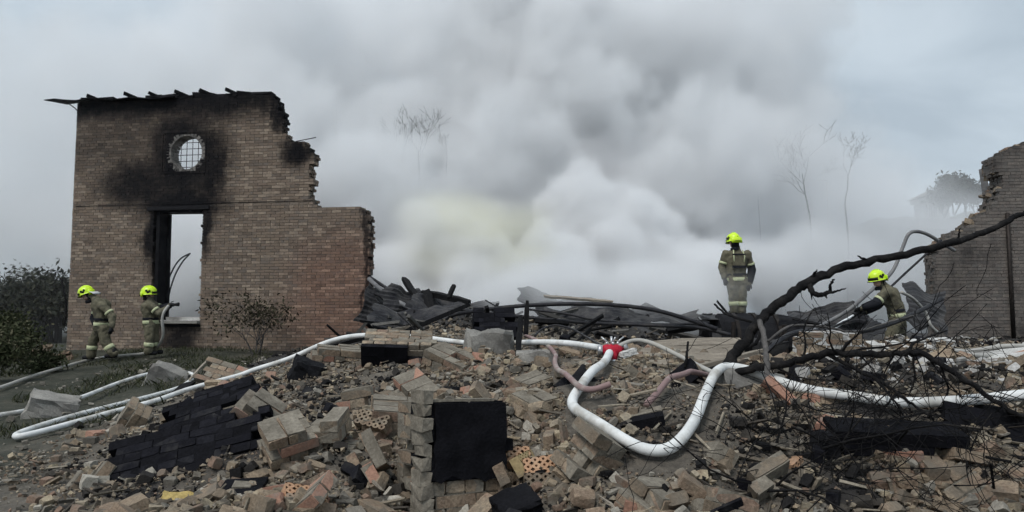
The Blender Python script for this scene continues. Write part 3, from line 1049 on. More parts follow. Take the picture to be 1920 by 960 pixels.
def chunk(name, label, loc, rot, nx, ny, nz, keep=.85, sooty=None, reds=.12, group=None, headers=True, cat='masonry', seed=1, mort=None):
    """nx bricks long, ny half-bricks deep, nz courses high; sooty(i, j, k, n) -> True where a brick is black"""
    rr = random.Random(seed)
    root = empty(name, loc, rot)
    tag(root, label, cat, group)
    L, D, H = .258, .1285, .0765
    lx, ly, lz = nx * L, ny * D, nz * H
    mo, moc = MB(), MB()
    for k in range(nz):
        hd = headers and k % 2 == 1
        bl, bd = (D, L) if hd else (L, D)
        cx, cy = max(1, round(lx / bl)), max(1, round(ly / bd))
        off = (L / 4 if (k % 4 == 2) else 0)
        for i in range(cx):
            for j in range(cy):
                x = -lx / 2 + (i + .5) * bl + (off if not hd else 0)
                y = -ly / 2 + (j + .5) * bd
                z = -lz / 2 + (k + .5) * H
                edge = (i in (0, cx - 1)) + (j in (0, cy - 1)) + (k in (0, nz - 1))
                if edge == 0: continue
                if edge >= 2 and rr.random() > keep or edge == 1 and rr.random() > keep + (1 - keep) * .8: continue
                blk = sooty and sooty(x / lx * 2, y / ly * 2, z / lz * 2)
                me = rr.choice(PBC if blk else (PBR if rr.random() < reds else PB))
                o = bpy.data.objects.new('brick', me)
                COL.objects.link(o)
                o.parent = root
                o.location = (x + rr.gauss(0, .003), y + rr.gauss(0, .003), z + rr.gauss(0, .002))
                o.rotation_euler = (rr.gauss(0, .015), rr.gauss(0, .015), (R(90) if hd else 0) + rr.gauss(0, .02) + (math.pi if rr.random() < .5 else 0))
                sz = (.114, .246, .077) if hd else (.246, .114, .077)
                if blk: sz = (.1275, .2515, .0768) if hd else (.2555, .1205, .0768)
                (moc if blk else mo).box((x, y, z), sz, jit=.004 if blk else .006)
    # solid heart so that no light shows through
    mo.box((0, 0, 0), (max(lx - .28, .06), max(ly - .15, .05), max(lz - .12, .05)), jit=.01)
    mo.build('mortar', mort or M_mortar, root)
    if moc.v: moc.build('soot_crust', M_mortar_char, root)
    return root


def E3(a, b, c): return (R(a), R(b), R(c))


# the block with the soot-black face in the middle of the foreground
blk = chunk('masonry_block', 'upright masonry block with a square soot-black face and pale brick ends below', P(842, 868, 4.75), E3(-5, 2, 28), 2, 4, 10, .98,
      lambda x, y, z: y < -.35 and z > -.15, reds=.03, seed=3)
def crust(parent, name, x0, x1, z0, z1, y, th, m, amp, n=14, ragged=.03):
    g = []
    for i in range(n):
        row = []
        for k in range(n):
            x = x0 + (x1 - x0) * i / (n - 1); z = z0 + (z1 - z0) * k / (n - 1)
            if k == 0: z += ragged * 1.6 * mnoise.noise(Vector((x * 14, 3.3, z0)))
            if i in (0, n - 1): x += ragged * .6 * mnoise.noise(Vector((5.1, z * 14, x0)))
            row.append((x, y + amp * mnoise.noise(Vector((x * 7, z * 7, 1.7))), z))
        g.append(row)
    return MB().sheet(g, th).build(name, m, parent)


crust(blk, 'soot_face', -.205, .262, -.07, .375, -.268, .022, M_mortar_char, .012)
pr = MB()
for k in range(11):
    h_ = .0765
    pr.box((-.258 + random.gauss(0, .007), -.20 + random.gauss(0, .01), -.39 + (k + .5) * h_), (random.uniform(.06, .085), .145, h_ + .002), jit=.014)
pr.build('mortar_rim', M_mortar, blk)
crust(blk, 'mortar_cap', -.26, .2, .372, .40, -.2, .10, M_mortar, .01, 6)
chunk('wall_slab', 'soot-black slab of fallen brickwork sloping down at the lower edge', P(352, 866, 5.35), E3(-48, -13, 6), 4.4, 1, 8, .94, lambda x, y, z: True, seed=4)
chunk('wall_slab', 'dull charred slab of brickwork sloping up behind the soot-black slab', P(402, 780, 6.4), E3(-58, -17, 8), 3.4, 1, 9, .8, lambda x, y, z: True, seed=5)
chunk('masonry_block', 'rough tan lump of brickwork beside the soot-black slab', P(528, 825, 5.1), E3(24, -14, 30), 1, 3, 4, .7, reds=.05, seed=6)
chunk('masonry_block', 'orange-tinged brick lump above the rough tan lump', P(476, 768, 5.7), E3(30, 35, 10), 1, 2, 3, .75, reds=.5, seed=7)
chunk('masonry_block', 'narrow upright brick stack with a black lower end', P(619, 836, 5.2), E3(14, -3, -8), 1, 2, 6, .9, lambda x, y, z: z < -.35, reds=.2, seed=8)
chunk('masonry_block', 'pointed pale lump of masonry hiding part of the white hose', P(1102, 852, 4.5), E3(20, 28, 38), 1, 2, 4, .8, reds=.02, seed=9)
chunk('masonry_slab', 'tilted slab of pale brick courses with a blackened underside near the white hose', P(750, 672, 8.6), E3(-66, 2, 4), 3.2, 4, 6, .94, lambda x, y, z: z < -.7, reds=.1, seed=10)
chunk('masonry_block', 'jumbled stack of fallen brickwork under the white hose', P(640, 690, 9.0), E3(10, 6, 20), 3, 4, 7, .7, reds=.25, seed=11)
chunk('masonry_block', 'brick lump leaning against the tilted slab', P(835, 690, 8.0), E3(12, 20, -25), 1.5, 3, 5, .75, reds=.3, seed=12)
chunk('masonry_block', 'dark square-edged brick lump near the hose divider', P(1195, 812, 4.9), E3(8, -12, -12), 1, 2, 3, .9, lambda x, y, z: y < -.3, reds=.2, seed=13)
chunk('masonry_slab', 'tan brick slab with open courses by the hose loop', P(420, 712, 11.0), E3(-40, 14, -12), 2.6, 3, 5, .85, reds=.3, seed=14)
chunk('masonry_block', 'small pale masonry lump at the lower edge', P(1215, 950, 4.1), E3(20, 10, 40), 1, 2, 3, .8, reds=0, seed=15)
chunk('masonry_block', 'rounded pale brick lump under the bend of the white hose', P(1325, 955, 4.15), E3(-10, 20, 10), 1, 3, 3, .8, reds=.05, seed=16)
chunk('masonry_block', 'reddish brick lump in the middle of the heap', P(770, 742, 6.6), E3(28, -18, 35), 1, 3, 3, .8, reds=.8, seed=17)
chunk('masonry_slab', 'layered pale slab of brickwork lying against the soot-faced block', P(745, 785, 5.6), E3(12, 6, 12), 2, 3, 3, .85, reds=.03, seed=18)
chunk('wall_slab', 'low fallen wall with a black band above stony brickwork under the branches', P(1660, 880, 4.75), E3(12, 2, -5), 3.0, 3, 8, .8, lambda x, y, z: z > .5, reds=.05, seed=19)
chunk('wall_slab', 'charred slab of brickwork at the far side of the branches', P(1868, 850, 4.8), E3(-40, 12, -14), 2.6, 2, 6, .85, lambda x, y, z: True, seed=20)
chunk('masonry_slab', 'tan slab with worn courses lying below the long white hose', P(1560, 772, 5.4), E3(-20, 4, -8), 3, 3, 2, .8, reds=.05, seed=21)
chunk('masonry_block', 'charred brick stack on top of the concrete stump', P(930, 622, 9.3), E3(-40, 0, 6), 2.2, 3, 6, .92, lambda x, y, z: abs(x)<.93, reds=.05, seed=22)
chunk('masonry_block', 'whitewashed block of brickwork behind the fallen branch', P(1545, 650, 9.3), E3(4, 2, 8), 3, 3, 5, .8, reds=0, seed=23, mort=M_plaster)
chunk('masonry_block', 'whitewashed courses of brickwork below the crouching figure', P(1690, 660, 9.6), E3(10, -3, -4), 4.4, 3, 4, .75, reds=0, seed=24, mort=M_plaster)
chunk('masonry_slab', 'pale low courses of brickwork beside the broken wall', P(1830, 690, 8.2), E3(16, -6, -10), 4, 3, 3, .6, reds=.05, seed=25, mort=M_plaster)

# small lumps of bricks still held by their mortar
for i, (px, py, d, lab, rd) in enumerate([
        (690, 880, 4.8, 'small mortared brick lump beside the narrow brick stack', .1), (455, 930, 4.5, 'small mortared brick lump below the soot-black slab', .2), (180, 905, 5.3, 'small mortared brick lump at the heap\'s near corner', .1),
        (1010, 780, 5.5, 'small mortared brick lump above the perforated bricks', .3), (1110, 700, 6.9, 'reddish mortared brick lump under the red divider', .8), (990, 740, 6.4, 'small mortared brick lump below the shorter concrete stump', .1),
        (660, 760, 6.4, 'small mortared brick lump behind the narrow brick stack', .2), (1180, 720, 6.4, 'mortared brick lump right of the thick white hose', .5), (1250, 760, 5.6, 'mortared brick lump inside the thick hose loop', .5),
        (1330, 880, 4.5, 'mortared brick lump right of the hose bend', .0), (1440, 930, 4.3, 'mortared brick lump among the lower twigs', .0), (1790, 930, 4.4, 'mortared brick lump at the lower corner under the twigs', .0),
        (1720, 770, 5.3, 'mortared brick lump touching the hose below the branches', .1), (880, 800, 5.6, 'mortared brick lump behind the soot-faced block', .1), (590, 950, 4.3, 'mortared brick lump at the lower edge beside an orange brick', .3), (250, 790, 7.4, 'mortared brick lump beside the folded hose', .1),
        (1290, 720, 6.0, 'dark mortared brick lump under the thick black beam', .1), (1850, 730, 6.4, 'pale mortared brick lump below the two grey hoses', .0)]):
    chunk('masonry_lump', lab, P(px, py, d) + Vector((0, 0, .02)), (random.gauss(0, .5), random.gauss(0, .5), random.uniform(0, 3)), 1, 2, random.choice((2, 3, 3)), .8, (lambda x, y, z: y > 0) if i in (1, 8, 16) else None, reds=rd, seed=60 + i)

# concrete lumps
def lump(name, label, loc, size, rot, m, seed, cat='block'):
    rr = random.Random(seed)
    bm = bmesh.new()
    bmesh.ops.create_cube(bm, size=1.0)
    bmesh.ops.subdivide_edges(bm, edges=bm.edges, cuts=5, use_grid_fill=True)
    for v in bm.verts:
        p = v.co.copy()
        edge = sum(abs(abs(c) - .5) < .01 for c in p)
        n = mnoise.noise_vector(p * 2.3 + Vector((seed * 3.1, 0, 0)))
        n2 = mnoise.noise_vector(p * 7 + Vector((seed * 1.7, 5, 0)))
        v.co += n * .10 + n2 * .045
        if edge >= 2: v.co *= 1 - rr.uniform(.0, .12)
    me = bpy.data.meshes.new(name)
    for v in bm.verts: v.co = Vector((v.co.x * size[0], v.co.y * size[1], v.co.z * size[2]))
    bm.to_mesh(me); bm.free()
    me.materials.append(m)
    o = link(name, me)
    o.location = loc; o.rotation_euler = rot
    return tag(o, label, cat)


lump('concrete_stump', 'broad concrete stump carrying charred bricks in the middle of the heap', P(915, 672, 8.5), (.52, .4, .62), E3(4, 2, 6), M_concrete, 1)
lump('concrete_stump', 'shorter concrete stump beside the charred post', P(1004, 690, 7.9), (.38, .35, .36), E3(0, -4, -6), M_concrete, 2)
lump('concrete_slab', 'flat grey concrete slab under the fallen branch', P(1420, 752, 5.6), (.55, .5, .16), E3(48, 10, 14), M_concrete, 3)
lump('concrete_lump', 'grey stone block lying on the beaten ground by the hose', P(98, 770, 9.3), (.55, .4, .36), E3(10, 14, 30), M_concrete, 4)
lump('concrete_lump', 'grey stone block behind the hose loop', P(312, 714, 12.6), (.6, .5, .5), E3(10, 25, 20), M_concrete, 5)
lump('charred_lump', 'black square lump beside the white hose', P(575, 698, 8.3), (.34, .3, .26), E3(12, 20, 20), M_char, 6)
lump('charred_lump', 'black lump in the hollow under the perforated bricks', P(968, 948, 4.3), (.24, .2, .11), E3(20, -15, 20), M_char, 7)
lump('charred_lump', 'black hollow lump left of the hose divider', P(1088, 745, 6.0), (.34, .3, .3), E3(20, -30, 20), M_char, 8)
lump('charred_lump', 'black rounded lump above the charred slab in the branches', P(1878, 795, 4.9), (.3, .25, .18), E3(0, 20, 10), M_char, 9)
lump('charred_lump', 'black lump against the lower courses of the fallen wall', P(1545, 850, 4.6), (.14, .14, .26), E3(0, 10, 10), M_char, 10)

# perforated bricks: three rows of holes through the bed face
def perf_brick(m, nholes=(5, 3)):
    bm = bmesh.new()
    nx, ny = nholes
    L, D, H = .25, .12, .066
    dx, dy = L / nx, D / ny
    mb = MB()
    # top face as cells with a hexagonal hole each, walls of the holes, outer sides
    for ix in range(nx):
        for iy in range(ny):
            cx, cy = -L / 2 + (ix + .5) * dx, -D / 2 + (iy + .5) * dy
            sq, ho, lo = [], [], []
            for a in range(8):
                t = 2 * math.pi * (a + .5) / 8
                k = max(abs(math.cos(t)), abs(math.sin(t)))
                sq.append((cx + math.cos(t) / k * dx / 2, cy + math.sin(t) / k * dy / 2, H / 2))
                ho.append((cx + math.cos(t) * .0085, cy + math.sin(t) * .0085, H / 2))
                lo.append((cx + math.cos(t) * .0078, cy + math.sin(t) * .0078, -H * .3))
            n = len(mb.v)
            mb.v += sq + ho + lo
            for a in range(8):
                b = (a + 1) % 8
                mb.f.append((n + a, n + b, n + 8 + b, n + 8 + a))
                mb.f.append((n + 8 + a, n + 8 + b, n + 16 + b, n + 16 + a))
            mb.f.append(tuple(n + 16 + a for a in range(8)))
    n = len(mb.v)
    mb.v += [(x, y, z) for z in (-H / 2, H / 2) for (x, y) in ((-L / 2, -D / 2), (L / 2, -D / 2), (L / 2, D / 2), (-L / 2, D / 2))]
    for a in range(4):
        b = (a + 1) % 4
        mb.f.append((n + a, n + b, n + 4 + b, n + 4 + a))
    mb.f.append((n + 3, n + 2, n + 1, n))
    return mb.mesh('perforated_brick', m)


M_po = mat('brick_orange', [(.33, .20, .12), (.42, .25, .155), (.46, .30, .19)], scale=9, island=.6, bump=.4, dirt=(.25, .21, .17), dirt_amt=.4)
M_py = mat('brick_yellow', [(.34, .26, .14), (.42, .33, .18)], scale=9, island=.6, bump=.4, dirt=(.22, .19, .15), dirt_amt=.4)
po, py_, pb = perf_brick(M_po), perf_brick(M_py), perf_brick(M_brick)
for (px, py, d, rot, me, lab) in [
        (957, 858, 4.75, (40, 0, 12), po, 'pale orange perforated brick, upper one beside the soot-faced block'),
        (942, 885, 4.65, (64, 4, 88), pb, 'buff perforated brick touching the soot-faced block'),
        (984, 868, 4.7, (58, 0, 70), py_, 'yellow perforated brick in the middle of the perforated bricks'),
        (1020, 876, 4.6, (50, -6, 8), po, 'orange perforated brick at the edge of the perforated bricks'),
        (1022, 906, 4.5, (80, 0, 4), pb, 'buff brick standing on edge over the black hollow'),
        (1498, 900, 4.5, (70, 70, 20), po, 'orange perforated brick standing among the black branches'),
        (572, 932, 4.35, (35, 15, 30), po, 'orange perforated brick lying loose at the lower edge'),
        (700, 790, 5.4, (50, 10, -20), pb, 'buff perforated brick beside the layered slab'),
        (1190, 772, 5.2, (45, 10, 15), po, 'orange perforated brick above the dark square-edged lump')]:
    o = link('perforated_brick', me)
    o.location = P(px, py, d); o.rotation_euler = E3(*rot)
    tag(o, lab, 'brick', 'perforated bricks')
lump('yellow_insulation', 'yellow lump of insulation at the lower edge beside the soot-black slab', P(333, 950, 4.7), (.2, .16, .12), E3(20, 10, 30), mat('insulation', [(.38, .28, .10), (.5, .38, .16)], bump=.8), 21, 'insulation')

# timber
M_wood = mat('wood_grey', [(.10, .085, .07), (.19, .165, .135), (.28, .245, .20), (.36, .32, .27)], scale=5, island=.4, bump=.5, stretch=(9, 9, 1), fine=40)
M_woodc = mat('wood_charred', [(.005, .005, .006), (.011, .011, .012), (.022, .021, .021)], spec=.08, scale=6, island=.4, bump=.9, stretch=(5, 5, 1), rough=.7)


def plank(name, label, a, b, w, h, m, roll=0., cat='timber', group=None):
    a, b = Vector(a), Vector(b)
    mid = (a + b) / 2
    q = (b - a).to_track_quat('Z', 'Y')
    mb = MB()
    L = (b - a).length
    n = max(3, int(L / .15))
    vs = []
    for i in range(n + 1):
        z = -L / 2 + L * i / n
        jx, jy = random.gauss(0, .004), random.gauss(0, .004)
        kw = 1 if 0 < i < n else random.uniform(.6, .95)
        for (sx, sy) in ((-1, -1), (1, -1), (1, 1), (-1, 1)):
            vs.append((sx * w / 2 * kw + jx + random.gauss(0, .002), sy * h / 2 * kw + jy + random.gauss(0, .002), z + (random.gauss(0, .02) if i in (0, n) else 0)))
    fs = [(3, 2, 1, 0), tuple(n * 4 + k for k in range(4))]
    for i in range(n):
        for k in range(4):
            fs.append((i * 4 + k, i * 4 + (k + 1) % 4, i * 4 + 4 + (k + 1) % 4, i * 4 + 4 + k))
    mb.add(vs, fs)
    o = mb.build(name, m)
    o.location = mid
    o.rotation_mode = 'QUATERNION'
    o.rotation_quaternion = q @ Quaternion((0, 0, 1), roll)
    return tag(o, label, cat, group)


plank('plank', 'long pale plank edging the dark hollow behind the grey hose', P(1212, 712, 6.3), P(1440, 655, 6.9), .07, .035, M_wood)
plank('charred_beam', 'thick black beam standing in for the dark recess under the long pale plank', P(1222, 722, 6.5), P(1400, 690, 6.9), .16, .14, M_woodc)  # black timber put in for the shade of the recess below the plank
for i, (a, b) in enumerate([((1200, 668, 8.0), (1390, 664, 7.8)), ((1205, 681, 7.6), (1380, 680, 7.4)), ((1225, 654, 8.4), (1390, 648, 8.2)), ((1215, 694, 7.2), (1340, 697, 7.0))]):
    plank('plank', ['grey board, second from the top of the boards by the hose divider', 'grey board, third from the top of the boards by the hose divider', 'grey board, topmost of the boards by the hose divider', 'grey board, lowest of the boards by the hose divider'][i],
          P(*a) + Vector((0, 0, .05)), P(*b) + Vector((0, 0, .05)), .17, .03, M_wood, R(25), group='boards by the hose divider')
plank('charred_post', 'upright charred post between the two concrete stumps', P(966, 735, 7.6), P(976, 596, 8.2), .055, .07, M_woodc)
plank('charred_post', 'dark post standing behind the charred brick stack', P(986, 640, 10.8), P(988, 562, 10.8), .09, .07, M_woodc)
plank('lath', 'thin pale lath lying level across the lower rubble', P(1072, 917, 4.35), P(1318, 912, 4.3), .012, .02, M_wood)
plank('lath', 'thin pale lath, lower of two crossing in front of the hose bend', P(1200, 905, 4.5), P(1300, 892, 4.5), .01, .015, M_wood)
plank('lath', 'bent pale lath leaning on the small pale masonry lump', P(1118, 925, 4.3), P(1155, 960, 4.0), .014, .02, M_wood)
plank('lath', 'short pale strip beside the narrow brick stack', P(672, 868, 4.9), P(715, 920, 4.5), .014, .012, M_wood)
plank('plank', 'grey stick leaning on the tan brick slab by the hose loop', P(355, 712, 11.5), P(392, 672, 12.5), .03, .03, M_wood)
plank('plank', 'charred stub of wood pinning the hose loop', P(318, 755, 10.2), P(358, 722, 10.8), .16, .14, M_woodc)
plank('plank', 'wet grey board under the tilted slab', P(680, 628, 12.5), P(792, 610, 13), .12, .05, M_wood)
# red divider where the hoses meet
dv_c = P(1147, 657, 7.0)
dv_ = empty('hose_divider', dv_c)
tag(dv_, 'red hose divider with valve handles where the white hoses meet', 'divider')
M_red = mat('red_paint', [(.30, .015, .03), (.42, .02, .04)], bump=.15, rough=.45, island=0, dirt=(.2, .1, .09), dirt_amt=.2)
bd = MB()
bd.tube([(-.09, 0, 0), (-.05, 0, 0), (.05, 0, .0), (.09, 0, .0)], [.045, .058, .058, .045], 14)
bd.tube([(0, 0, 0), (0, -.05, -.06), (0, -.06, -.09)], [.05, .048, .044], 12)
bd.tube([(.02, .02, 0), (.1, .06, .02)], [.045, .042], 12)
bd.build('body', M_red, dv_, True)
for (x, y, z, ty, tx) in ((-.045, 0, .05, .02, -.05), (.01, -.02, .05, -.02, .02), (.06, .02, .05, .03, .06)):
    h = MB()
    h.tube([(x, y, z), (x, y, z + .03)], [.012, .012], 8)
    h.tube([(x, y, z + .03), (x + tx, y + ty, z + .075)], [.009, .007], 8)
    h.build('valve_handle', M_alu, dv_, True)
for (a, b) in (((-.09, 0, 0), (-.13, 0, .0)), ((0, -.06, -.09), (0, -.068, -.12)), ((.1, .06, .02), (.135, .08, .03))):
    MB().tube([a, b], [.05, .05], 14).build('coupling', M_alu, dv_, True)
MB().tube([(.0, .0, .05), (.0, .02, .13)], .011, 8).build('stem', M_alu, dv_, True)
o = lump('cloth_scrap', 'white scrap of cloth hanging beside the red divider', P(1178, 662, 6.95), (.16, .08, .06), E3(0, -15, 20), M_plaster, 31, 'cloth')

# ------------------------------------------------------------------ bent pipes and wires of the burnt hall
M_pipe = mat('burnt_pipe', [(.012, .012, .014), (.03, .03, .034), (.055, .052, .05)], island=.2, bump=.3, rough=.55, metallic=.3)
M_pipeg = mat('grey_pipe', [(.10, .10, .105), (.17, .17, .175), (.24, .235, .23)], island=.2, bump=.3, rough=.6, metallic=.2)


def pipe(label, pts, r, m, name='bent_pipe'):
    p = spline(PX(pts), 8)
    off = p[0]
    o = MB().tube([v - off for v in p], r, 9).build(name, m, None, True)
    o.location = off
    return tag(o, label, 'pipe')


pipe('long black pipe arching over the burnt debris, topmost of the long pipes', [(845, 592, 12.5), (880, 585, 12), (960, 575, 11.6), (1060, 570, 11.4), (1150, 572, 11.3), (1230, 582, 11.2), (1300, 602, 11.1), (1345, 617, 11.0)], .032, M_pipe)
pipe('black pipe sagging level below the topmost long pipe', [(862, 580, 12.6), (930, 588, 12), (1010, 597, 11.7), (1100, 605, 11.5), (1220, 610, 11.3), (1310, 615, 11.2), (1370, 628, 11.1)], .028, M_pipe)
pipe('thin black pipe crossing between the two long pipes', [(990, 580, 12.4), (1060, 588, 12.2), (1120, 600, 12.1), (1240, 608, 12), (1330, 605, 12)], .02, M_pipe)
pipe('thin dark cable looping behind the pink-brown hose', [(1003, 630, 9.6), (1015, 618, 9.8), (1040, 610, 10), (1070, 616, 9.6), (1100, 632, 9), (1130, 650, 7.3)], .014, M_pipe, 'cable')
pipe('pale bent gutter curving down from the end of the tall wall', [(692, 523, 18.4), (705, 535, 18), (730, 555, 17.4), (758, 572, 17), (785, 584, 16.6), (805, 590, 16.4)], .055, M_pipeg, 'gutter')
pipe('dark bent gutter above the pale one', [(694, 520, 18.6), (720, 537, 18.2), (750, 556, 17.8), (790, 578, 17.4), (830, 592, 17)], .04, M_pipe, 'gutter')
pipe('dark bent gutter below the pale one', [(692, 545, 18.2), (715, 556, 17.8), (745, 573, 17.2), (790, 592, 16.8)], .04, M_pipe, 'gutter')
pipe('grey pipe bent over at its tip, rising past the broken wall', [(1790, 470, 16.0), (1765, 455, 15.9), (1740, 440, 15.8), (1718, 434, 15.7), (1703, 440, 15.6), (1692, 465, 15.6), (1672, 510, 15.5), (1630, 548, 15.2), (1590, 582, 14.9), (1545, 608, 14.5), (1490, 640, 13.8)], .038, M_pipeg)
pipe('thin grey cable running down from the broken wall to the debris', [(1765, 450, 15.8), (1735, 478, 15.7), (1700, 510, 15.6), (1640, 565, 15.2), (1590, 600, 14.4), (1530, 625, 13.4), (1460, 650, 12.4)], .024, M_pipe, 'cable')
pipe('dark pipe slanting behind the crouching firefighter', [(1765, 560, 13), (1740, 575, 12.6), (1700, 595, 12.2), (1660, 610, 11.8), (1610, 622, 11.4), (1560, 626, 11.0), (1500, 622, 10.6), (1460, 640, 10.2), (1430, 670, 9.8)], .038, M_pipe)
pipe('left of two bent rods standing behind the tall window', [(302, 572, 21.5), (312, 535, 21.6), (326, 502, 21.8), (340, 484, 22), (357, 475, 22.2)], .022, M_pipe, 'bent_rod')
pipe('right of two bent rods standing behind the tall window', [(313, 572, 21.4), (320, 540, 21.5), (330, 512, 21.7), (343, 490, 21.9), (355, 477, 22)], .022, M_pipe, 'bent_rod')

MC0 = P(1412, 640, 15.9)
# ------------------------------------------------------------------ charred wreckage of the hall
M_sheet = mat('burnt_sheet', [(.012, .012, .014), (.03, .03, .034), (.07, .068, .068), (.02, .02, .022)], scale=2.5, island=.2, bump=.5, rough=.6, metallic=.3)
M_sheetg = mat('ash_sheet', [(.03, .03, .033), (.06, .06, .063), (.10, .097, .095)], scale=2.5, island=.2, bump=.5, rough=.75)


def burnt_sheet(label, c, w, l, rot, seed, m=None, bend=.32, rib=True):
    rr = random.Random(seed)
    g = []
    for i in range(15):
        row = []
        for j in range(19):
            x, y = (i / 14 - .5) * w, (j / 18 - .5) * l
            z = .02 * math.sin(j * math.pi) + (.02 * (j % 2) if rib else 0)
            z += bend * mnoise.noise(Vector((x * 1.1, y * 1.1, seed * 7.3))) + .3 * bend * mnoise.noise(Vector((x * 3, y * 3, seed * 3.3)))
            ex = 1 + .35 * mnoise.noise(Vector((y * 3.1, seed, 0))); y = y * (1 + .5 * mnoise.noise(Vector((x * 2.7, seed, 4))))
            row.append((x * ex, y, z))
        g.append(row)
    o = MB().sheet(g, .012).build('roof_sheet', m or M_sheet)
    o.location = c; o.rotation_euler = E3(*rot)
    return tag(o, label, 'roof sheet', kind='thing')


burnt_sheet('crumpled black roof sheet leaning beside the bent gutters', P(770, 575, 17.2), 1.3, .9, (62, 14, 20), 1)
burnt_sheet('wide black roof sheet lying level behind the gutters', P(850, 575, 16.5), 1.7, 1.1, (28, 8, -8), 2)
burnt_sheet('dark folded roof sheet hanging at the end of the tall wall', P(718, 580, 18.0), 1.1, 1.0, (70, 20, 30), 3)
burnt_sheet('ash-grey roof sheet on the mound behind the long pipes', P(1060, 572, 16), 2.0, .8, (20, 6, 4), 4, M_sheetg)
burnt_sheet('grey roof sheet half lost in smoke behind the pipes', P(1200, 592, 15.5), 2.6, 1.2, (22, -4, -6), 5, M_sheetg)
burnt_sheet('dark roof sheet in front of the mound, below the pipes', P(1120, 606, 13.5), 2.2, .9, (26, 3, 4), 6)
burnt_sheet('wavy grey roof sheet in front of the crouching firefighter', P(1560, 618, 15.6), 1.9, .9, (30, -8, 8), 7, M_sheetg, .35)
burnt_sheet('dark roof sheet propped behind the fallen branch', P(1545, 600, 16.0), 1.4, .7, (50, -6, -6), 8)
burnt_sheet('bluish dark roof sheet against the broken wall', P(1735, 575, 15.8), .9, 1.0, (66, 10, -10), 9, M_sheetg)
burnt_sheet('black sheet lying below the wide black roof sheet', P(800, 602, 14.5), 2.2, 1.0, (30, 4, 6), 10)
for i, (a, b, w, h, lab) in enumerate([
        ((757, 522, 17.5), (800, 585, 16.6), .14, .1, 'thick charred rafter sticking up beside the bent gutters'),
        ((790, 548, 16.8), (880, 566, 16.4), .16, .12, 'charred beam resting level on the black roof sheet'),
        ((800, 545, 16.6), (812, 600, 16.2), .2, .14, 'short upright charred stub below the level beam'),
        ((700, 600, 16.5), (830, 606, 15.2), .12, .12, 'charred beam on the ground at the end of the tall wall'),
        ((1020, 555, 15.2), (1150, 566, 14.8), .07, .05, 'ash-white batten on top of the mound behind the pipes'),
        ((900, 600, 13.2), (1000, 612, 12.8), .12, .1, 'charred beam just under the sagging pipe'),
        ((1010, 598, 13.6), (1180, 612, 13.2), .1, .1, 'charred beam in front of the ash-grey mound'),
        ((1250, 620, 12.6), (1360, 600, 12.9), .12, .1, 'charred beam reaching to the burnt machine'),
        ((1462, 640, 12.4), (1600, 640, 13.0), .12, .08, 'charred beam in front of the crouching firefighter'),
        ((1345, 565, 15), (1375, 600, 14.8), .035, .035, 'thin charred stick at the standing firefighter\'s feet'),
        ((1455, 592, 15.2), (1600, 622, 15.4), .06, .06, 'thin charred pole lying right of the burnt machine'),
        ((840, 560, 15.5), (852, 535, 15.6), .08, .08, 'small charred stub poking up into the smoke')]):
    plank('charred_beam', lab, P(*a), P(*b), w, h, M_woodc if i != 4 else M_wood, random.random())

# tangle of charred timber over the burnt interior
tt, ta = MB(), MB()
rt = random.Random(77)
for q_ in range(230):
    y = rt.uniform(10.5, 18.5); x = rt.uniform(-.24, .56) * y
    if .25 < x / y < .40 or .455 < x / y < .56: continue
    a = rt.uniform(0, math.pi); l = rt.uniform(.3, 1.5)
    d = Vector((math.cos(a), math.sin(a) * .6, rt.gauss(0, .28))) * l / 2
    c = Vector((x, y, gz(x, y) + rt.uniform(-.03, .13)))
    (tt if q_ % 3 else ta).beam(c - d, c + d, rt.uniform(.015, .08), rt.uniform(.015, .06), rt.random() * 3, .012)
tag(ta.build('charred_debris', mat('ash_wood', [(.03, .029, .028), (.07, .067, .063), (.13, .125, .115)], scale=6, island=.7, bump=.6, perObj=False)), 'ash-grey sticks and laths lying in the burnt interior', 'debris', kind='stuff')
tag(tt.build('charred_debris', M_woodc), 'tangle of charred timber and cinders over the burnt interior', 'debris', kind='stuff')

# burnt machine that the firefighter stands on
MC = P(1414, 640, 12.6)
mach = empty('burnt_machine', MC)
mach.scale = (.98, .9, .95)
tag(mach, 'burnt black machine with a drum and crumpled plates in front of the standing firefighter', 'machine')
mz = P(1385, 590, 12.9).z - MC.z
b_ = MB()
b_.tube([(-.62, .1, .0), (-.58, .1, .0), (.62, .15, -.02), (.66, .15, -.02)], [.42, .5, .48, .4], 20)
b_.build('drum', M_char, mach)
for x in (-.35, 0, .35):
    MB().tube([(x - .03, .12, 0), (x + .03, .12, 0)], [.515, .515], 20).build('band', M_iron, mach)
for k, (c, s, r) in enumerate([((-.25, .35, mz - .06), (1.0, .7, .05), (4, 3, 4)), ((.3, .2, mz - .12), (.9, .6, .04), (6, 14, -8)), ((.55, -.2, .1), (.5, .05, .55), (10, 8, 14)), ((-.55, -.25, -.15), (.45, .05, .7), (-8, 5, -10)), ((.15, -.36, -.2), (.6, .05, .5), (14, 0, 4))]):
    mb = MB(); mb.box((0, 0, 0), s, jit=.03)
    o = mb.build('plate', M_sheet, mach); o.location = c; o.rotation_euler = E3(*r)
for (c, s) in [((-.2, .35, (mz - .5) / 2 - .2), (.5, .5, mz + .3)), ((.35, .4, (mz - .5) / 2 - .2), (.4, .4, mz + .1))]:
    MB().box(c, s, jit=.04).build('housing', M_char, mach)
for (a, b, r) in [((-.5, -.4, -.5), (-.45, -.4, .35), .04), ((.45, -.35, -.55), (.4, -.38, .3), .04), ((-.7, -.2, .2), (.8, -.3, .05), .03)]:
    MB().tube([a, b], r, 8).build('strut', M_iron, mach)

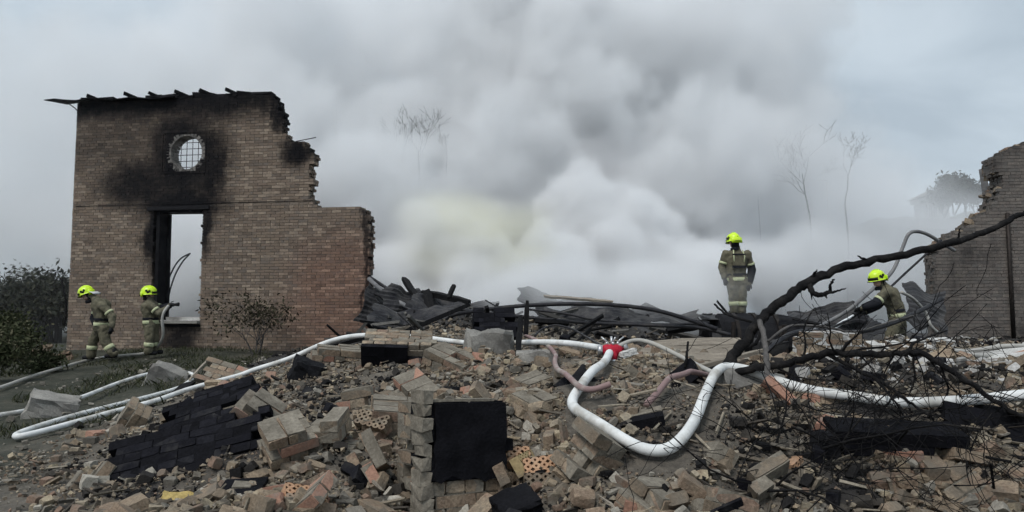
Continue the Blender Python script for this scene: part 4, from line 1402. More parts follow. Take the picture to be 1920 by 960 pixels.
lump('charred_mound', 'dark charred mound under the standing firefighter\'s boots', P(1384, 592, 16.4) - Vector((0, 0, .55)), (1.5, 1.1, 1.1), E3(0, 2, 10), M_char, 41, 'debris')
# ------------------------------------------------------------------ fallen burnt tree
M_bark = mat('burnt_bark', [(.006, .006, .007), (.012, .0115, .012), (.026, .024, .023)], scale=8, island=.1, bump=1.0, rough=.85, spec=.08, grain=.4)
M_barkg = mat('grey_bark', [(.05, .047, .045), (.09, .085, .082), (.14, .13, .125)], scale=8, island=.1, bump=.8, rough=.85)
ft = empty('fallen_tree', P(1350, 712, 5.9))
tag(ft, 'burnt black tree fallen over the heap, its long limb reaching up to the broken wall', 'tree', kind='thing')
FT0 = ft.location.copy()


def limb(pts, r0, r1, m=M_bark, n=9, name='branch', parent=ft, off=FT0, knots=.12):
    p = spline(pts, 7)
    N = len(p)
    rad = [(r0 + (r1 - r0) * i / (N - 1)) * (1 + random.gauss(0, knots * .5)) for i in range(N)]
    q = [v + Vector((random.gauss(0, 1), random.gauss(0, 1), random.gauss(0, 1))) * (r0 * .16) - off for v in p]
    MB().tube(q, rad, n).build(name, m, parent, True)
    return p


def twig(mb, p, d, L, r, depth, rr, off, droop=-.05, minr=.0022):
    n = 5
    pts, rads = [p.copy()], [r]
    dd = d.normalized()
    for i in range(n):
        dd = (dd + Vector((rr.gauss(0, .2), rr.gauss(0, .2), rr.gauss(0, .2) + droop))).normalized()
        p = p + dd * (L / n)
        pts.append(p.copy()); rads.append(max(r * (1 - .75 * (i + 1) / n), minr))
    mb.tube([v - off for v in pts], rads, 5 if r > .008 else 4, cap=False)
    if depth > 0:
        for _ in range(rr.randint(2, 4)):
            i = rr.randint(1, n - 1)
            side = dd.cross(Vector((rr.gauss(0, 1), rr.gauss(0, 1), rr.gauss(0, 1)))).normalized()
            twig(mb, pts[i], (dd * rr.uniform(.4, 1) + side * rr.uniform(.5, 1.0)), L * rr.uniform(.45, .75), rads[i] * .65, depth - 1, rr, off, droop, minr)


main = limb(PX([(1335, 728, 5.7), (1362, 688, 5.75), (1396, 640, 5.8), (1432, 594, 5.85), (1478, 556, 5.9), (1520, 526, 5.95), (1600, 496, 6.0), (1700, 475, 6.1), (1800, 450, 6.2), (1870, 425, 6.3), (1935, 392, 6.4)]), .047, .024, name='trunk', knots=.16)
limb(PX([(1519, 528, 5.95), (1525, 516, 5.93), (1532, 506, 5.9)]), .02, .004)
limb(PX([(1518, 528, 5.95), (1521, 545, 5.88), (1530, 552, 5.84), (1546, 552, 5.8), (1556, 545, 5.78), (1557, 534, 5.76), (1563, 523, 5.74)]), .026, .006)
limb(PX([(1546, 551, 5.8), (1564, 547, 5.75), (1586, 541, 5.7)]), .016, .004)
limb(PX([(1548, 551, 5.8), (1550, 560, 5.8)]), .012, .003)
limb(PX([(1521, 540, 5.9), (1522, 562, 5.9)]), .012, .003)
limb(PX([(1628, 490, 6.03), (1618, 485, 6.0), (1609, 480, 5.98)]), .016, .004)
limb(PX([(1795, 452, 6.2), (1798, 440, 6.18), (1800, 428, 6.15)]), .012, .004)
l2 = limb(PX([(1350, 706, 5.75), (1400, 694, 5.6), (1470, 683, 5.45), (1545, 664, 5.3), (1600, 664, 5.2), (1660, 664, 5.1), (1722, 662, 5.05), (1770, 687, 4.95), (1830, 728, 4.85), (1890, 768, 4.75), (1960, 800, 4.7)]), .03, .014)
l3 = limb(PX([(1550, 664, 5.3), (1600, 690, 5.2), (1660, 722, 5.05), (1710, 758, 4.95), (1760, 795, 4.85), (1800, 850, 4.75)]), .016, .005)
l4 = limb(PX([(1425, 602, 5.8), (1436, 650, 5.6), (1440, 700, 5.4), (1455, 765, 5.1), (1478, 815, 4.9), (1500, 870, 4.65), (1530, 920, 4.45), (1560, 970, 4.3)]), .022, .017, M_barkg)
l5 = limb(PX([(1486, 820, 4.85), (1450, 845, 4.75), (1428, 870, 4.65), (1424, 900, 4.55), (1400, 940, 4.4)]), .012, .007, M_barkg)
l6 = limb(PX([(1362, 690, 5.75), (1330, 720, 5.6), (1300, 745, 5.45), (1270, 770, 5.3), (1240, 790, 5.2)]), .018, .005)
l7 = limb(PX([(1330, 735, 5.5), (1370, 755, 5.35), (1395, 785, 5.2), (1430, 790, 5.1), (1480, 805, 5.0)]), .016, .006)
l8 = limb(PX([(1705, 662, 5.1), (1712, 645, 5.1), (1740, 632, 5.15), (1775, 620, 5.2)]), .012, .005)
l9 = limb(PX([(1285, 690, 6.0), (1288, 665, 6.0), (1290, 640, 6.05)]), .014, .008)
l10 = limb(PX([(1440, 640, 5.6), (1480, 612, 5.7), (1540, 612, 5.8), (1600, 622, 5.9), (1660, 606, 6.1), (1720, 590, 6.3)]), .012, .006, M_barkg)
l11 = limb(PX([(1340, 570, 6.3), (1360, 588, 6.1), (1395, 600, 5.95), (1425, 606, 5.85)]), .008, .014)
l12 = limb(PX([(1352, 690, 5.8), (1385, 660, 5.9), (1420, 640, 6.0), (1425, 600, 6.1)]), .02, .012)
rr = random.Random(5)
for k, lm in enumerate((l2, l3, l4, l5, l6, l7, l2, l4, l7, l3)):
    tw = MB()
    for _ in range(9):
        i = rr.randint(4, len(lm) - 2)
        d = (lm[i + 1] - lm[i]).normalized()
        d = d * .6 + Vector((rr.gauss(0, .8), rr.gauss(0, .5), rr.gauss(-.25, .6)))
        twig(tw, lm[i], d, rr.uniform(.3, .9), rr.uniform(.005, .011), 2, rr, FT0, -.03, .002)
    tag(tw.build('twigs', M_bark, ft, True), kind='stuff')
tw = MB()
for _ in range(40):     # crown tips lying over the lower corner
    px, py = rr.triangular(1300, 1930, 1450), rr.uniform(740, 970)
    p = P(px, py, rr.uniform(4.2, 4.9))
    twig(tw, p, Vector((rr.gauss(.2, 1), rr.gauss(0, .4), rr.gauss(.1, .6))), rr.uniform(.4, 1.0), rr.uniform(.005, .011), 2, rr, FT0, -.02, .002)
tag(tw.build('twigs', M_bark, ft, True), kind='stuff')

# ------------------------------------------------------------------ firefighters
M_coat = mat('coat', [(.085, .078, .055), (.125, .115, .08), (.16, .148, .105)], scale=10, island=0, bump=.6, rough=.9, dirt=(.05, .048, .042), dirt_amt=.4, fine=90)
M_coatd = mat('coat_dark', [(.012, .013, .017), (.022, .023, .028)], scale=10, island=0, bump=.5, rough=.85)
M_band = mat('reflective_band', [(.42, .45, .26), (.52, .54, .36)], scale=12, island=0, bump=.1, rough=.5)
M_helm = mat('helmet_yellow', [(.55, .80, .02), (.62, .86, .03)], scale=4, island=0, bump=.05, rough=.35, spec=.5)
M_black = mat('black_rubber', [(.010, .010, .011), (.02, .02, .022)], island=0, bump=.2, rough=.6)
M_hood = mat('white_hood', [(.55, .55, .57), (.66, .66, .67)], island=0, bump=.4, rough=.9)
M_skin = mat('skin', [(.5, .33, .26), (.58, .39, .31)], island=0, bump=.15, rough=.6)


def capsule(mb, a, ra, b, rb, n=14, m=7):
    a, b = Vector(a), Vector(b)
    d = (b - a)
    L = max(d.length, 1e-4)
    q = d.to_track_quat('Z', 'Y').to_matrix()
    prof = []
    for i in range(m):
        t = -math.pi / 2 + (math.pi / 2) * i / (m - 1)
        prof.append((max(ra * math.cos(t), 1e-4), ra * math.sin(t)))
    for i in range(m):
        t = (math.pi / 2) * i / (m - 1)
        prof.append((max(rb * math.cos(t), 1e-4), L + rb * math.sin(t)))
    M = Matrix.Translation(a) @ q.to_4x4()
    n0 = len(mb.v)
    mb.lathe(prof, M, n)
    N = len(mb.v)
    mb.f.append(tuple(n0 + k for k in reversed(range(n))))
    mb.f.append(tuple(N - n + k for k in range(n)))


def helmet(parent, c, look, up=(0, 0, 1), s=1.0):
    """rounded shell with brim, ridge, side emblem, ear guard and lifted visor; look = facing direction"""
    f = Vector(look).normalized()
    u = Vector(up); u = (u - f * u.dot(f)).normalized()
    r = f.cross(u)
    M = Matrix(((f.x, r.x, u.x, c.x), (f.y, r.y, u.y, c.y), (f.z, r.z, u.z, c.z), (0, 0, 0, 1)))
    sh = MB()
    prof = [(.168, -.055), (.160, -.045), (.150, -.01), (.148, .03), (.138, .075), (.113, .115), (.075, .142), (.03, .156), (.002, .158)]
    sh.lathe([(a * s, b * s) for a, b in prof], M, 22, 1.12, .93)
    o = sh.build('helmet', M_helm, parent, True)
    # neck-long rear of the shell
    bk = MB()
    bk.sheet([[M @ Vector(((-.10 - .075 * math.cos(a)) * s, .145 * math.sin(a) * s, z * s)) for z in (.03, -.03, -.09)] for a in [R(-75 + 15 * k) for k in range(11)]], .008)
    bk.build('rear_guard', M_helm, o, True)
    rg = MB(); rg.tube([M @ Vector((.17 * math.cos(t) * s, 0, (.165 * math.sin(t)) * s)) for t in [R(12 + 15.6 * k) for k in range(11)]], .012 * s, 6)
    rg.build('ridge', M_helm, o, True)
    for sd in (-1, 1):
        em = MB()
        for (dx, dz) in ((-.03, .045), (.035, .035), (.0, .01)):
            em.lathe([(.028 * s, 0), (.001, .004)], M @ Matrix.Translation(Vector((dx * s, sd * .142 * s, dz * s))) @ Matrix.Rotation(R(-90 * sd), 4, 'X'), 10)
        em.build('emblem', M_black, o)
    br = MB()
    br.tube([M @ Vector((.19 * math.cos(a) * s, .157 * math.sin(a) * s, -.052 * s)) for a in [2 * math.pi * k / 28 for k in range(29)]], .008 * s, 6, cap=False)
    br.build('brim', M_black, o, True)
    vz = MB()
    vz.sheet([[M @ Vector((.172 * math.cos(a) * s, .15 * math.sin(a) * s, z * s)) for z in (-.03, -.0, .025)] for a in [R(-60 + 12 * k) for k in range(11)]], .006)
    vz.build('visor', M_black, o, True)
    # head under it
    hd = MB()
    hd.lathe([(.001, -.17), (.045, -.165), (.072, -.135), (.085, -.08), (.09, -.02), (.085, .05), (.05, .1), (.002, .11)], M, 16, 1.12, .9)
    hd.lathe([(.001, .028), (.009, .02), (.014, 0), (.016, -.012)], M @ Matrix.Translation(Vector((.085, 0, -.075))) @ Matrix.Rotation(R(62), 4, 'Y'), 8)
    h = hd.build('head', M_skin, parent, True)
    for sd in (-1, 1):
        MB().lathe([(.001, .008), (.009, .004), (.011, 0)], M @ Matrix.Translation(Vector((.093, sd * .034, -.055))) @ Matrix.Rotation(R(90), 4, 'Y'), 8).build('eye', M_black, h, True)
    MB().box((0, 0, 0), (.006, .05, .01)).add([], []).build('mouth', mat_lip, h).matrix_basis = M @ Matrix.Translation(Vector((.088, 0, -.125)))
    ho = MB()
    ho.lathe([(.088, -.24), (.095, -.21), (.092, -.19), (.088, -.18)], M @ Matrix.Translation(Vector((-.02, 0, 0))), 16, 1, .98)
    ho.sheet([[M @ Vector(((-.02 - .1 * math.cos(a)) , .098 * math.sin(a), z)) for z in (-.03, -.1, -.17)] for a in [R(-80 + 16 * k) for k in range(11)]], .01)
    ho.build('hood', M_coatd, parent, True)
    return M


mat_lip = mat('lips', [(.33, .16, .14), (.36, .18, .15)], island=0, bump=0)


def glove(parent, wrist, direction, palm_n, m=None):
    """palm, four unequal bent fingers and a thumb from the side of the palm"""
    d = Vector(direction).normalized()
    n = Vector(palm_n); n = (n - d * n.dot(d)).normalized()
    s = d.cross(n)
    mb = MB()
    w = Vector(wrist)
    capsule(mb, w, .034, w + d * .05, .042)
    capsule(mb, w + d * .05 + s * .02, .028, w + d * .085 + s * .022, .026)
    capsule(mb, w + d * .05 - s * .02, .028, w + d * .085 - s * .022, .026)
    for k, ln in enumerate((.068, .078, .074, .058)):
        b = w + d * .088 + s * (.033 - .022 * k)
        k1 = b + (d * .86 + n * .35).normalized() * ln * .5
        k2 = k1 + (d * .4 + n * .9).normalized() * ln * .5
        mb.tube([b - d * .02, b, k1, k2], [.012, .0125, .0115, .009], 8)
    tb = w + d * .03 + s * .036
    t1 = tb + (d * .6 + s * .7 + n * .2).normalized() * .04
    mb.tube([tb - d * .02, tb, t1, t1 + (d * .7 + n * .6).normalized() * .035], [.016, .016, .0135, .01], 8)
    return mb.build('glove', m or M_black, parent, True)


def band_ring(parent, a, b, f, r, w=.055, sx=1.0):
    a, b = Vector(a), Vector(b)
    d = (b - a).normalized()
    c = a + (b - a) * f
    MB().tube([c - d * w / 2, c - d * w * .48, c + d * w * .48, c + d * w / 2], [r * .97, r, r, r * .97], 18).build('reflective_band', M_band, parent, True)


def person(label, J, base, look, headc, up=(0, 0, 1), hands=True, pack=False, dark_arm=(), width=(1, 0, 0)):
    """J: joints in world space. One continuous clothed body: tapered limbs fused by a voxel remesh."""
    root = empty('person', base)
    tag(root, label, 'person')
    O = Vector(base)
    j = {k: Vector(v) - O for k, v in J.items()}
    mb = MB()
    sd = Vector(width).normalized()
    # trunk: chest, belly and hips, wider than deep
    for s in (-1, 1):
        capsule(mb, j['chest'] + sd * .095 * s, .145, j['belly'] + sd * .075 * s, .135)
        capsule(mb, j['belly'] + sd * .075 * s, .138, j['hip'] + sd * .085 * s, .14)
        capsule(mb, j['chest'] + sd * .05 * s, .13, j['neck'], .085)
    capsule(mb, j['chest'], .15, j['hip'], .14)
    capsule(mb, j['neck'], .078, Vector(headc) - O, .07)
    for S in 'LR':
        capsule(mb, j['chest'] * .35 + j['sh' + S] * .65, .11, j['sh' + S], .098)
        capsule(mb, j['sh' + S], .1, j['el' + S], .08)
        capsule(mb, j['el' + S], .082, j['wr' + S], .06)
        capsule(mb, j['hp' + S], .13, j['kn' + S], .108)
        capsule(mb, j['kn' + S], .108, j['an' + S], .1)
    body = mb.build('body', M_coat, root, True)
    md = body.modifiers.new('fuse', 'REMESH'); md.mode = 'VOXEL'; md.voxel_size = .018; md.use_smooth_shade = True
    sm = body.modifiers.new('soften', 'SMOOTH'); sm.iterations = 4; sm.factor = .5
    tx = bpy.data.textures.new('folds', 'CLOUDS'); tx.noise_scale = .11
    dp = body.modifiers.new('folds', 'DISPLACE'); dp.texture = tx; dp.strength = .05; dp.mid_level = .5
    if 'CLOUDS' and hasattr(dp, 'texture_coords'): dp.texture_coords = 'LOCAL'
    # boots
    f = Vector(look); f.z = 0; f.normalize()
    for S in 'LR':
        bt = MB()
        a = j['an' + S]
        capsule(bt, a + Vector((0, 0, .05)), .085, a - Vector((0, 0, .03)), .07)
        capsule(bt, a - Vector((0, 0, .045)) - f * .03, .055, a - Vector((0, 0, .05)) + f * .15, .048)
        bt.build('boot', M_black, root, True)
        band_ring(root, j['kn' + S], j['an' + S], .45, .114, .09)
        band_ring(root, j['sh' + S], j['el' + S], .62, .098, .05)
        if S in dark_arm:
            mbd = MB(); 
            mbd.tube([j['el' + S] + (j['sh' + S] - j['el' + S]) * .35, j['el' + S], j['wr' + S] * .55 + j['el' + S] * .45, j['wr' + S]], [.094, .092, .083, .07], 14)
            mbd.build('dark_sleeve', M_coatd, root, True)
        d = (j['wr' + S] - j['el' + S]).normalized()
        if hands:
            glove(root, j['wr' + S] + d * .03, d, Vector(look) * .3 + Vector((0, 0, -.6)))
    # hem band round the jacket
    c0, c1 = j['belly'], j['hip']
    d = (c1 - c0).normalized()
    M = Matrix.Translation(c0 * .35 + c1 * .65)
    q = d.to_track_quat('Z', 'Y').to_matrix().to_4x4()
    rx = q.inverted().to_3x3() @ sd
    ang = math.atan2(rx.y, rx.x)
    hem = MB(); hem.lathe([(.148, -.04), (.152, -.035), (.152, .035), (.148, .04)], M @ q @ Matrix.Rotation(ang, 4, 'Z'), 24, 1.56, 1.0)
    hem.build('reflective_band', M_band, root, True)
    belt = MB(); belt.lathe([(.146, -.03), (.15, 0), (.146, .03)], Matrix.Translation(c0 * .8 + c1 * .2) @ q @ Matrix.Rotation(ang, 4, 'Z'), 24, 1.55, 1.0)
    belt.build('belt', M_coatd, root, True)
    Mh = helmet(root, Vector(headc) - O, look, up)
    return root, j, O


# standing with the back to us on the burnt machine
D = 16.4
J = dict(neck=P(1379, 464, D), chest=P(1381, 484, D), belly=P(1381, 512, D), hip=P(1382, 530, D), shL=P(1361, 477, D), shR=P(1401, 477, D), elL=P(1353, 502, D + .05), elR=P(1410, 506, D + .05), wrL=P(1358, 521, D - .08), wrR=P(1405, 531, D - .05),
         hpL=P(1374, 533, D), hpR=P(1391, 533, D), knL=P(1375, 558, D - .02), knR=P(1391, 558, D - .02), anL=P(1377, 582, D), anR=P(1391, 582, D))
F3, j3, O3 = person('firefighter in khaki kit standing with back turned behind the burnt machine', J, P(1384, 588, D), (-.35, .93, -.1), P(1375, 450, D), dark_arm='R')
pk = MB()
c = j3['chest']
pk.box(c + Vector((0, -.165, -.06)), (.26, .05, .24), jit=.012)
o = pk.build('harness', M_coat, F3)
MB().box(c + Vector((0, -.18, .07)), (.28, .04, .03)).build('harness_bar', M_coatd, o)
MB().box(c + Vector((0, -.18, -.2)), (.3, .04, .05)).build('harness_belt', M_coatd, o)
for s in (-1, 1):
    MB().tube([c + Vector((s * .1, -.17, -.16)), c + Vector((s * .12, -.2, .02)), c + Vector((s * .1, -.12, .17))], .014, 6).build('strap', M_band, o, True)
MB().box(j3['hip'] + Vector((.26, .0, -.02)), (.09, .09, .15), jit=.01).build('pouch', M_black, F3)

# aiming the nozzle into the tall window
D = 17.3
J = dict(neck=P(281, 561, D), chest=P(282, 577, D), belly=P(284, 595, D), hip=P(284, 609, D), shL=P(288, 572, D + .2), shR=P(282, 573, D - .2), elL=P(303, 579, D + .15), elR=P(297, 587, D - .2), wrL=P(318, 573, D + .02), wrR=P(312, 578, D - .06),
         hpL=P(286, 612, D + .1), hpR=P(281, 612, D - .1), knL=P(290, 635, D + .1), knR=P(281, 636, D - .12), anL=P(289, 656, D + .12), anR=P(278, 658, D - .12))
F2, j2, O2 = person('firefighter aiming a hose nozzle into the tall window', J, P(284, 663, D), (.95, .3, .05), P(279, 549, D), width=(.25, 1, 0), dark_arm='L')
nz_ = empty('nozzle', P(318, 573, D))
tag(nz_, 'black hose nozzle held up to the tall window', 'nozzle')
MB().tube([(-.08, 0, -.02), (0, 0, 0), (.06, 0, .01), (.12, 0, .02), (.2, .02, .03), (.21, .02, .03)], [.03, .034, .034, .03, .048, .042], 12).build('barrel', M_black, nz_, True)
MB().tube([(0, 0, 0), (-.01, 0, -.1)], [.016, .014], 8).build('grip', M_black, nz_, True)
MB().tube([(.03, 0, .03), (.03, 0, .08), (.09, 0, .1)], [.01, .01, .01], 8).build('bail', M_black, nz_, True)

# bending forward by the wall, walking left
D = 17.0
J = dict(neck=P(178, 560, D), chest=P(189, 571, D), belly=P(194, 595, D), hip=P(192, 615, D), shL=P(186, 572, D + .2), shR=P(193, 574, D - .2), elL=P(176, 597, D + .2), elR=P(212, 594, D - .22), wrL=P(182, 612, D + .1), wrR=P(209, 612, D - .3),
         hpL=P(189, 619, D + .1), hpR=P(194, 619, D - .1), knL=P(174, 640, D + .1), knR=P(199, 643, D - .12), anL=P(171, 666, D + .1), anR=P(213, 663, D - .12))
F1, j1, O1 = person('firefighter stooping beside the tall wall with head thrust forward', J, P(190, 672, D), (-.95, -.1, -.35), P(161, 549, D), width=(.2, 1, 0), dark_arm='L')
fl = MB()
hc = P(161, 549, D) - O1
fl.sheet([[hc + Vector((.13 + .02 * k, y, .03 - .0 * k)), hc + Vector((.2 + .02 * k, y * 1.05, .0)), hc + Vector((.25, y * .9, -.03 - .05 * abs(y)))] for k, y in enumerate((-.12, -.06, 0, .06, .12))], .01)
fl.build('neck_guard', M_hood, F1, True)

# leaning forward with the nozzle beside the broken wall
D = 14.5
J = dict(neck=P(1656, 536, D), chest=P(1668, 551, D), belly=P(1680, 578, D), hip=P(1683, 598, D), shL=P(1660, 550, D - .2), shR=P(1668, 548, D + .2), elL=P(1640, 570, D - .25), elR=P(1645, 572, D + .15), wrL=P(1618, 577, D - .12), wrR=P(1622, 584, D + .0),
         hpL=P(1680, 604, D - .1), hpR=P(1686, 604, D + .1), knL=P(1668, 638, D - .1), knR=P(1690, 640, D + .1), anL=P(1672, 674, D - .1), anR=P(1698, 674, D + .1))
F4, j4, O4 = person('firefighter leaning forward beside the broken wall and spraying water', J, P(1682, 682, D), (-.92, -.25, -.2), P(1644, 521, D), width=(.2, 1, 0), dark_arm='LR')
nz2 = empty('nozzle', P(1608, 586, D - .05))
tag(nz2, 'black hose nozzle spraying water beside the broken wall', 'nozzle')
dn = (P(1545, 625, D - .35) - P(1608, 586, D - .05)).normalized()
MB().tube([-dn * .12, -dn * .02, dn * .04, dn * .1, dn * .11], [.028, .034, .03, .045, .04], 12).build('barrel', M_black, nz2, True)
MB().tube([(0, 0, 0), (.02, 0, -.11)], [.016, .014], 8).build('grip', M_black, nz2, True)
# jet of water: a spreading bundle of drops and strands
M_water = bpy.data.materials.new('water_spray'); M_water.use_nodes = True
wb = M_water.node_tree.nodes['Principled BSDF']
wb.inputs['Base Color'].default_value = (.85, .88, .9, 1); wb.inputs['Roughness'].default_value = .25; wb.inputs['Transmission Weight'].default_value = .1; wb.inputs['IOR'].default_value = 1.33
jet = MB()
src = P(1600, 591, D - .08); Ltot = 1.5
sdn = dn.orthogonal().normalized(); tdn = dn.cross(sdn)
for _ in range(1500):
    t = random.random() ** .8
    rr_ = (.012 + .075 * t) * math.sqrt(random.random()); a = random.uniform(0, 6.28)
    c = src + dn * t * Ltot + (sdn * math.cos(a) + tdn * math.sin(a)) * rr_ - Vector((0, 0, .12 * t * t))
    l = random.uniform(.02, .09); w = random.uniform(.004, .011)
    jet.tube([c - dn * l, c, c + dn * l], [.0008, w, .0008], 4, cap=False)
tag(jet.build('water_jet', M_water, None, True), 'white jet of water spraying down from the nozzle', 'water', kind='stuff')

# ------------------------------------------------------------------ plants, trees, distant things
M_leaf = mat('leaf_dark', [(.014, .017, .013), (.024, .028, .02), (.036, .04, .027), (.048, .046, .032)], scale=3, island=.9, bump=0, perObj=False, rough=.7)
M_leafb = mat('leaf_singed', [(.022, .018, .013), (.04, .034, .022), (.06, .052, .035), (.035, .04, .022)], scale=3, island=.9, bump=0, perObj=False, rough=.8)
M_grass = mat('grass_blade', [(.018, .022, .012), (.034, .042, .02), (.06, .066, .034), (.10, .09, .06)], scale=3, island=.9, bump=0, perObj=False, rough=.8)


def leaf(mb, c, s, rr):
    d = Vector((rr.gauss(0, 1), rr.gauss(0, 1), rr.gauss(0, 1))).normalized()
    u = d.orthogonal().normalized()
    u.rotate(Quaternion(d, rr.uniform(0, 6.28)))
    v = d.cross(u)
    mb.add([c - u * s, c + v * s * .42 + d * s * .1, c + u * s, c - v * s * .42 + d * s * .1], [(0, 1, 2, 3)])


def grow(wood, tips, p, d, L, r, depth, rr, spread=.7, up=.15, n=4, kids=(2, 4), rmin=0.0):
    pts, rad = [p.copy()], [r]
    dd = d.normalized()
    for i in range(n):
        dd = (dd + Vector((rr.gauss(0, .13), rr.gauss(0, .13), rr.gauss(0, .1) + up * .3))).normalized()
        p = p + dd * L / n
        pts.append(p.copy()); rad.append(max(r * (1 - .5 * (i + 1) / n), rmin))
    wood.tube(pts, rad, 6 if r > .02 else 4, cap=False)
    if depth == 0:
        tips.append((pts[-1], dd)); tips.append((pts[n // 2], dd))
        return
    for _ in range(rr.randint(*kids)):
        i = rr.randint(max(1, n // 2), n)
        s = dd.cross(Vector((rr.gauss(0, 1), rr.gauss(0, 1), rr.gauss(0, 1)))).normalized()
        grow(wood, tips, pts[i], dd + s * rr.uniform(.5, 1.1) * spread * 1.3 + Vector((0, 0, up)), L * rr.uniform(.6, .82), rad[i] * .66, depth - 1, rr, spread, up, n, kids, rmin)


def tree(name, label, base, h, seed, leaves=0, leafsize=.1, m_leaf=None, m_wood=None, r=.1, depth=4, stems=1, spread=.8, cat='tree', cloud=.35, up=.15, group=None, bole=0.0):
    rr = random.Random(seed)
    root = empty(name, base)
    tag(root, label, cat, group)
    wood, tips = MB(), []
    if bole:
        wood.tube([Vector((.06 * math.sin(k * .7 + seed), .05 * math.sin(k * .9), -.3 + (bole + .2) * k / 7)) for k in range(8)], [r * (1.25 - .25 * k / 7) for k in range(8)], 8, cap=False)
    for s in range(stems):
        d = Vector((rr.gauss(0, .35 if stems > 1 else .06), rr.gauss(0, .35 if stems > 1 else .06), 1))
        grow(wood, tips, Vector((.06 * math.sin(4.9 + seed), .05 * math.sin(6.3), bole - .15)) if bole else Vector((rr.gauss(0, .05), rr.gauss(0, .05), -.15)), d, h * .36, r, depth, rr, spread, up, rmin=.0055 if bole else 0.0)
    wood.build('trunk', m_wood or M_bark, root, True)
    if leaves:
        cr_ = MB()
        for _ in range(leaves):
            p, d = rr.choice(tips)
            leaf(cr_, p + Vector((rr.gauss(0, cloud), rr.gauss(0, cloud), rr.gauss(0, cloud * .8))), leafsize * rr.uniform(.6, 1.3), rr)
        o = cr_.build('crown', m_leaf or M_leaf, root)
    return root


# singed shrub before the tall wall
b = P(480, 664, 18.3)
tree('shrub', 'singed brown shrub growing against the tall brick wall', b, 2.0, 3, 900, .055, M_leafb, M_barkg, .022, 4, 4, .75, 'shrub', .13, .12)
# dark trees and bushes beyond the left end of the wall
for i, (px, py, d, h, lab) in enumerate([
        (105, 640, 24, 2.7, 'dark leafy tree touching the end of the tall wall'), (55, 640, 25, 2.6, 'dark leafy tree, second from the end of the tall wall'),
        (5, 640, 26, 2.9, 'dark leafy tree at the far left edge'), (-40, 640, 24, 2.4, 'dark leafy tree cut by the left edge of the picture'), (80, 638, 30, 3.4, 'taller hazy tree behind the dark leafy trees'), (20, 638, 32, 3.6, 'hazy tree behind the dark trees at the far left')]):
    tree('leafy_tree', lab, P(px, py, d), h, 20 + i, 2600, .1, M_leaf, M_bark, .06, 4, 2, .9, 'tree', .3, .1, 'dark trees beyond the tall wall')
fn = empty('fence', P(-30, 605, 23))
tag(fn, 'low dark board fence under the trees beyond the tall wall', 'fence', kind='thing')
x0, x1 = P(-60, 605, 23).x, P(118, 605, 23).x
nb = 22
for k in range(nb):
    o = MB().box((0, 0, 0), ((x1 - x0) / nb - .02, .02, random.uniform(.75, .95)), jit=.008).build('board', M_woodc, fn)
    o.location = (x0 + (k + .5) * (x1 - x0) / nb - fn.location.x, 0, -.25 + random.uniform(-.02, .02))
MB().beam((x0 - fn.location.x, .03, -.05), (x1 - fn.location.x, .03, -.05), .05, .03).build('rail', M_woodc, fn)
pipe('thin bent sapling stem at the end of the tall wall', [(121, 610, 20.3), (124, 575, 20.3), (120, 545, 20.3), (114, 522, 20.4)], .025, M_bark, 'sapling')
# weeds at the left
rr = random.Random(9)
for i, (px, py, d, h, lab) in enumerate([(30, 668, 15, .9, 'tangled green weed bush by the pile of pale bricks'), (-10, 690, 13.5, .8, 'green weed bush cut by the left edge'), (80, 690, 15.5, .5, 'low green weed clump near the stooping firefighter'), (10, 640, 18, 1.0, 'tall weed bush in front of the dark trees')]):
    tree('weed_bush', lab, P(px, py, d), h, 50 + i, 1500, .05, M_grass, M_barkg, .008, 3, 7, .8, 'weeds', .13, .2, 'weeds at the left')
gr_ = MB()
_y = rng.uniform(7.5, 19.5, 20000); _x = rng.uniform(-.8, -.32, 20000) * _y
_k = (rub(_x, _y) <= .2) & (vnoise(_x, _y, .9) + .25 * (_y - 13) / 6 > .02) & clear_of_hoses(_x, _y, np.full(20000, .5))
_x, _y = _x[_k], _y[_k]
for x, y, z in zip(_x, _y, ground_h(_x, _y)):
    h = rr.uniform(.03, .14); a = rr.uniform(0, 6.28); w = rr.uniform(.004, .01)
    u = Vector((math.cos(a), math.sin(a), 0)); l = Vector((rr.gauss(0, .5), rr.gauss(0, .5), 1)) * h
    c = Vector((x, y, z - .01))
    gr_.add([c - u * w, c + u * w, c + l * .6 + u * w * .6, c + l + Vector((l.x, l.y, 0)) * .5, c + l * .6 - u * w * .6], [(0, 1, 2, 3, 4)])
tag(gr_.build('grass', M_grass), 'sparse grass on the beaten ground at the left', 'grass', kind='stuff')
# pile of pale bricks by the weeds
pos = []
PC = P(92, 655, 18.2)
pile = []
for k in range(24):
    o = link('stacked_brick', random.choice(SET_BUFF))
    a = random.uniform(0, 6.28); q = random.random() ** .5
    o.location = (PC.x + math.cos(a) * q * .55, PC.y + math.sin(a) * q * .4, gz(PC.x, PC.y) + .05 + .62 * (1 - q) * random.random() ** .4)
    o.rotation_euler = (random.gauss(0, .25), random.gauss(0, .25), random.uniform(0, 6.28))
    pile.append(o)
NTH = ['topmost', 'second', 'third', 'fourth', 'fifth', 'sixth', 'seventh', 'eighth', 'ninth', 'tenth', 'eleventh', 'twelfth', 'thirteenth', 'fourteenth', 'fifteenth', 'sixteenth', 'seventeenth', 'eighteenth', 'nineteenth', 'twentieth', 'twenty-first', 'twenty-second', 'twenty-third', 'lowest']
for k, o in enumerate(sorted(pile, key=lambda o: -o.location.z)):
    tag(o, 'pale brick, ' + NTH[k] + (' from the top' if 0 < k < 23 else '') + ' in the small pile by the weeds', 'brick', 'small brick pile')
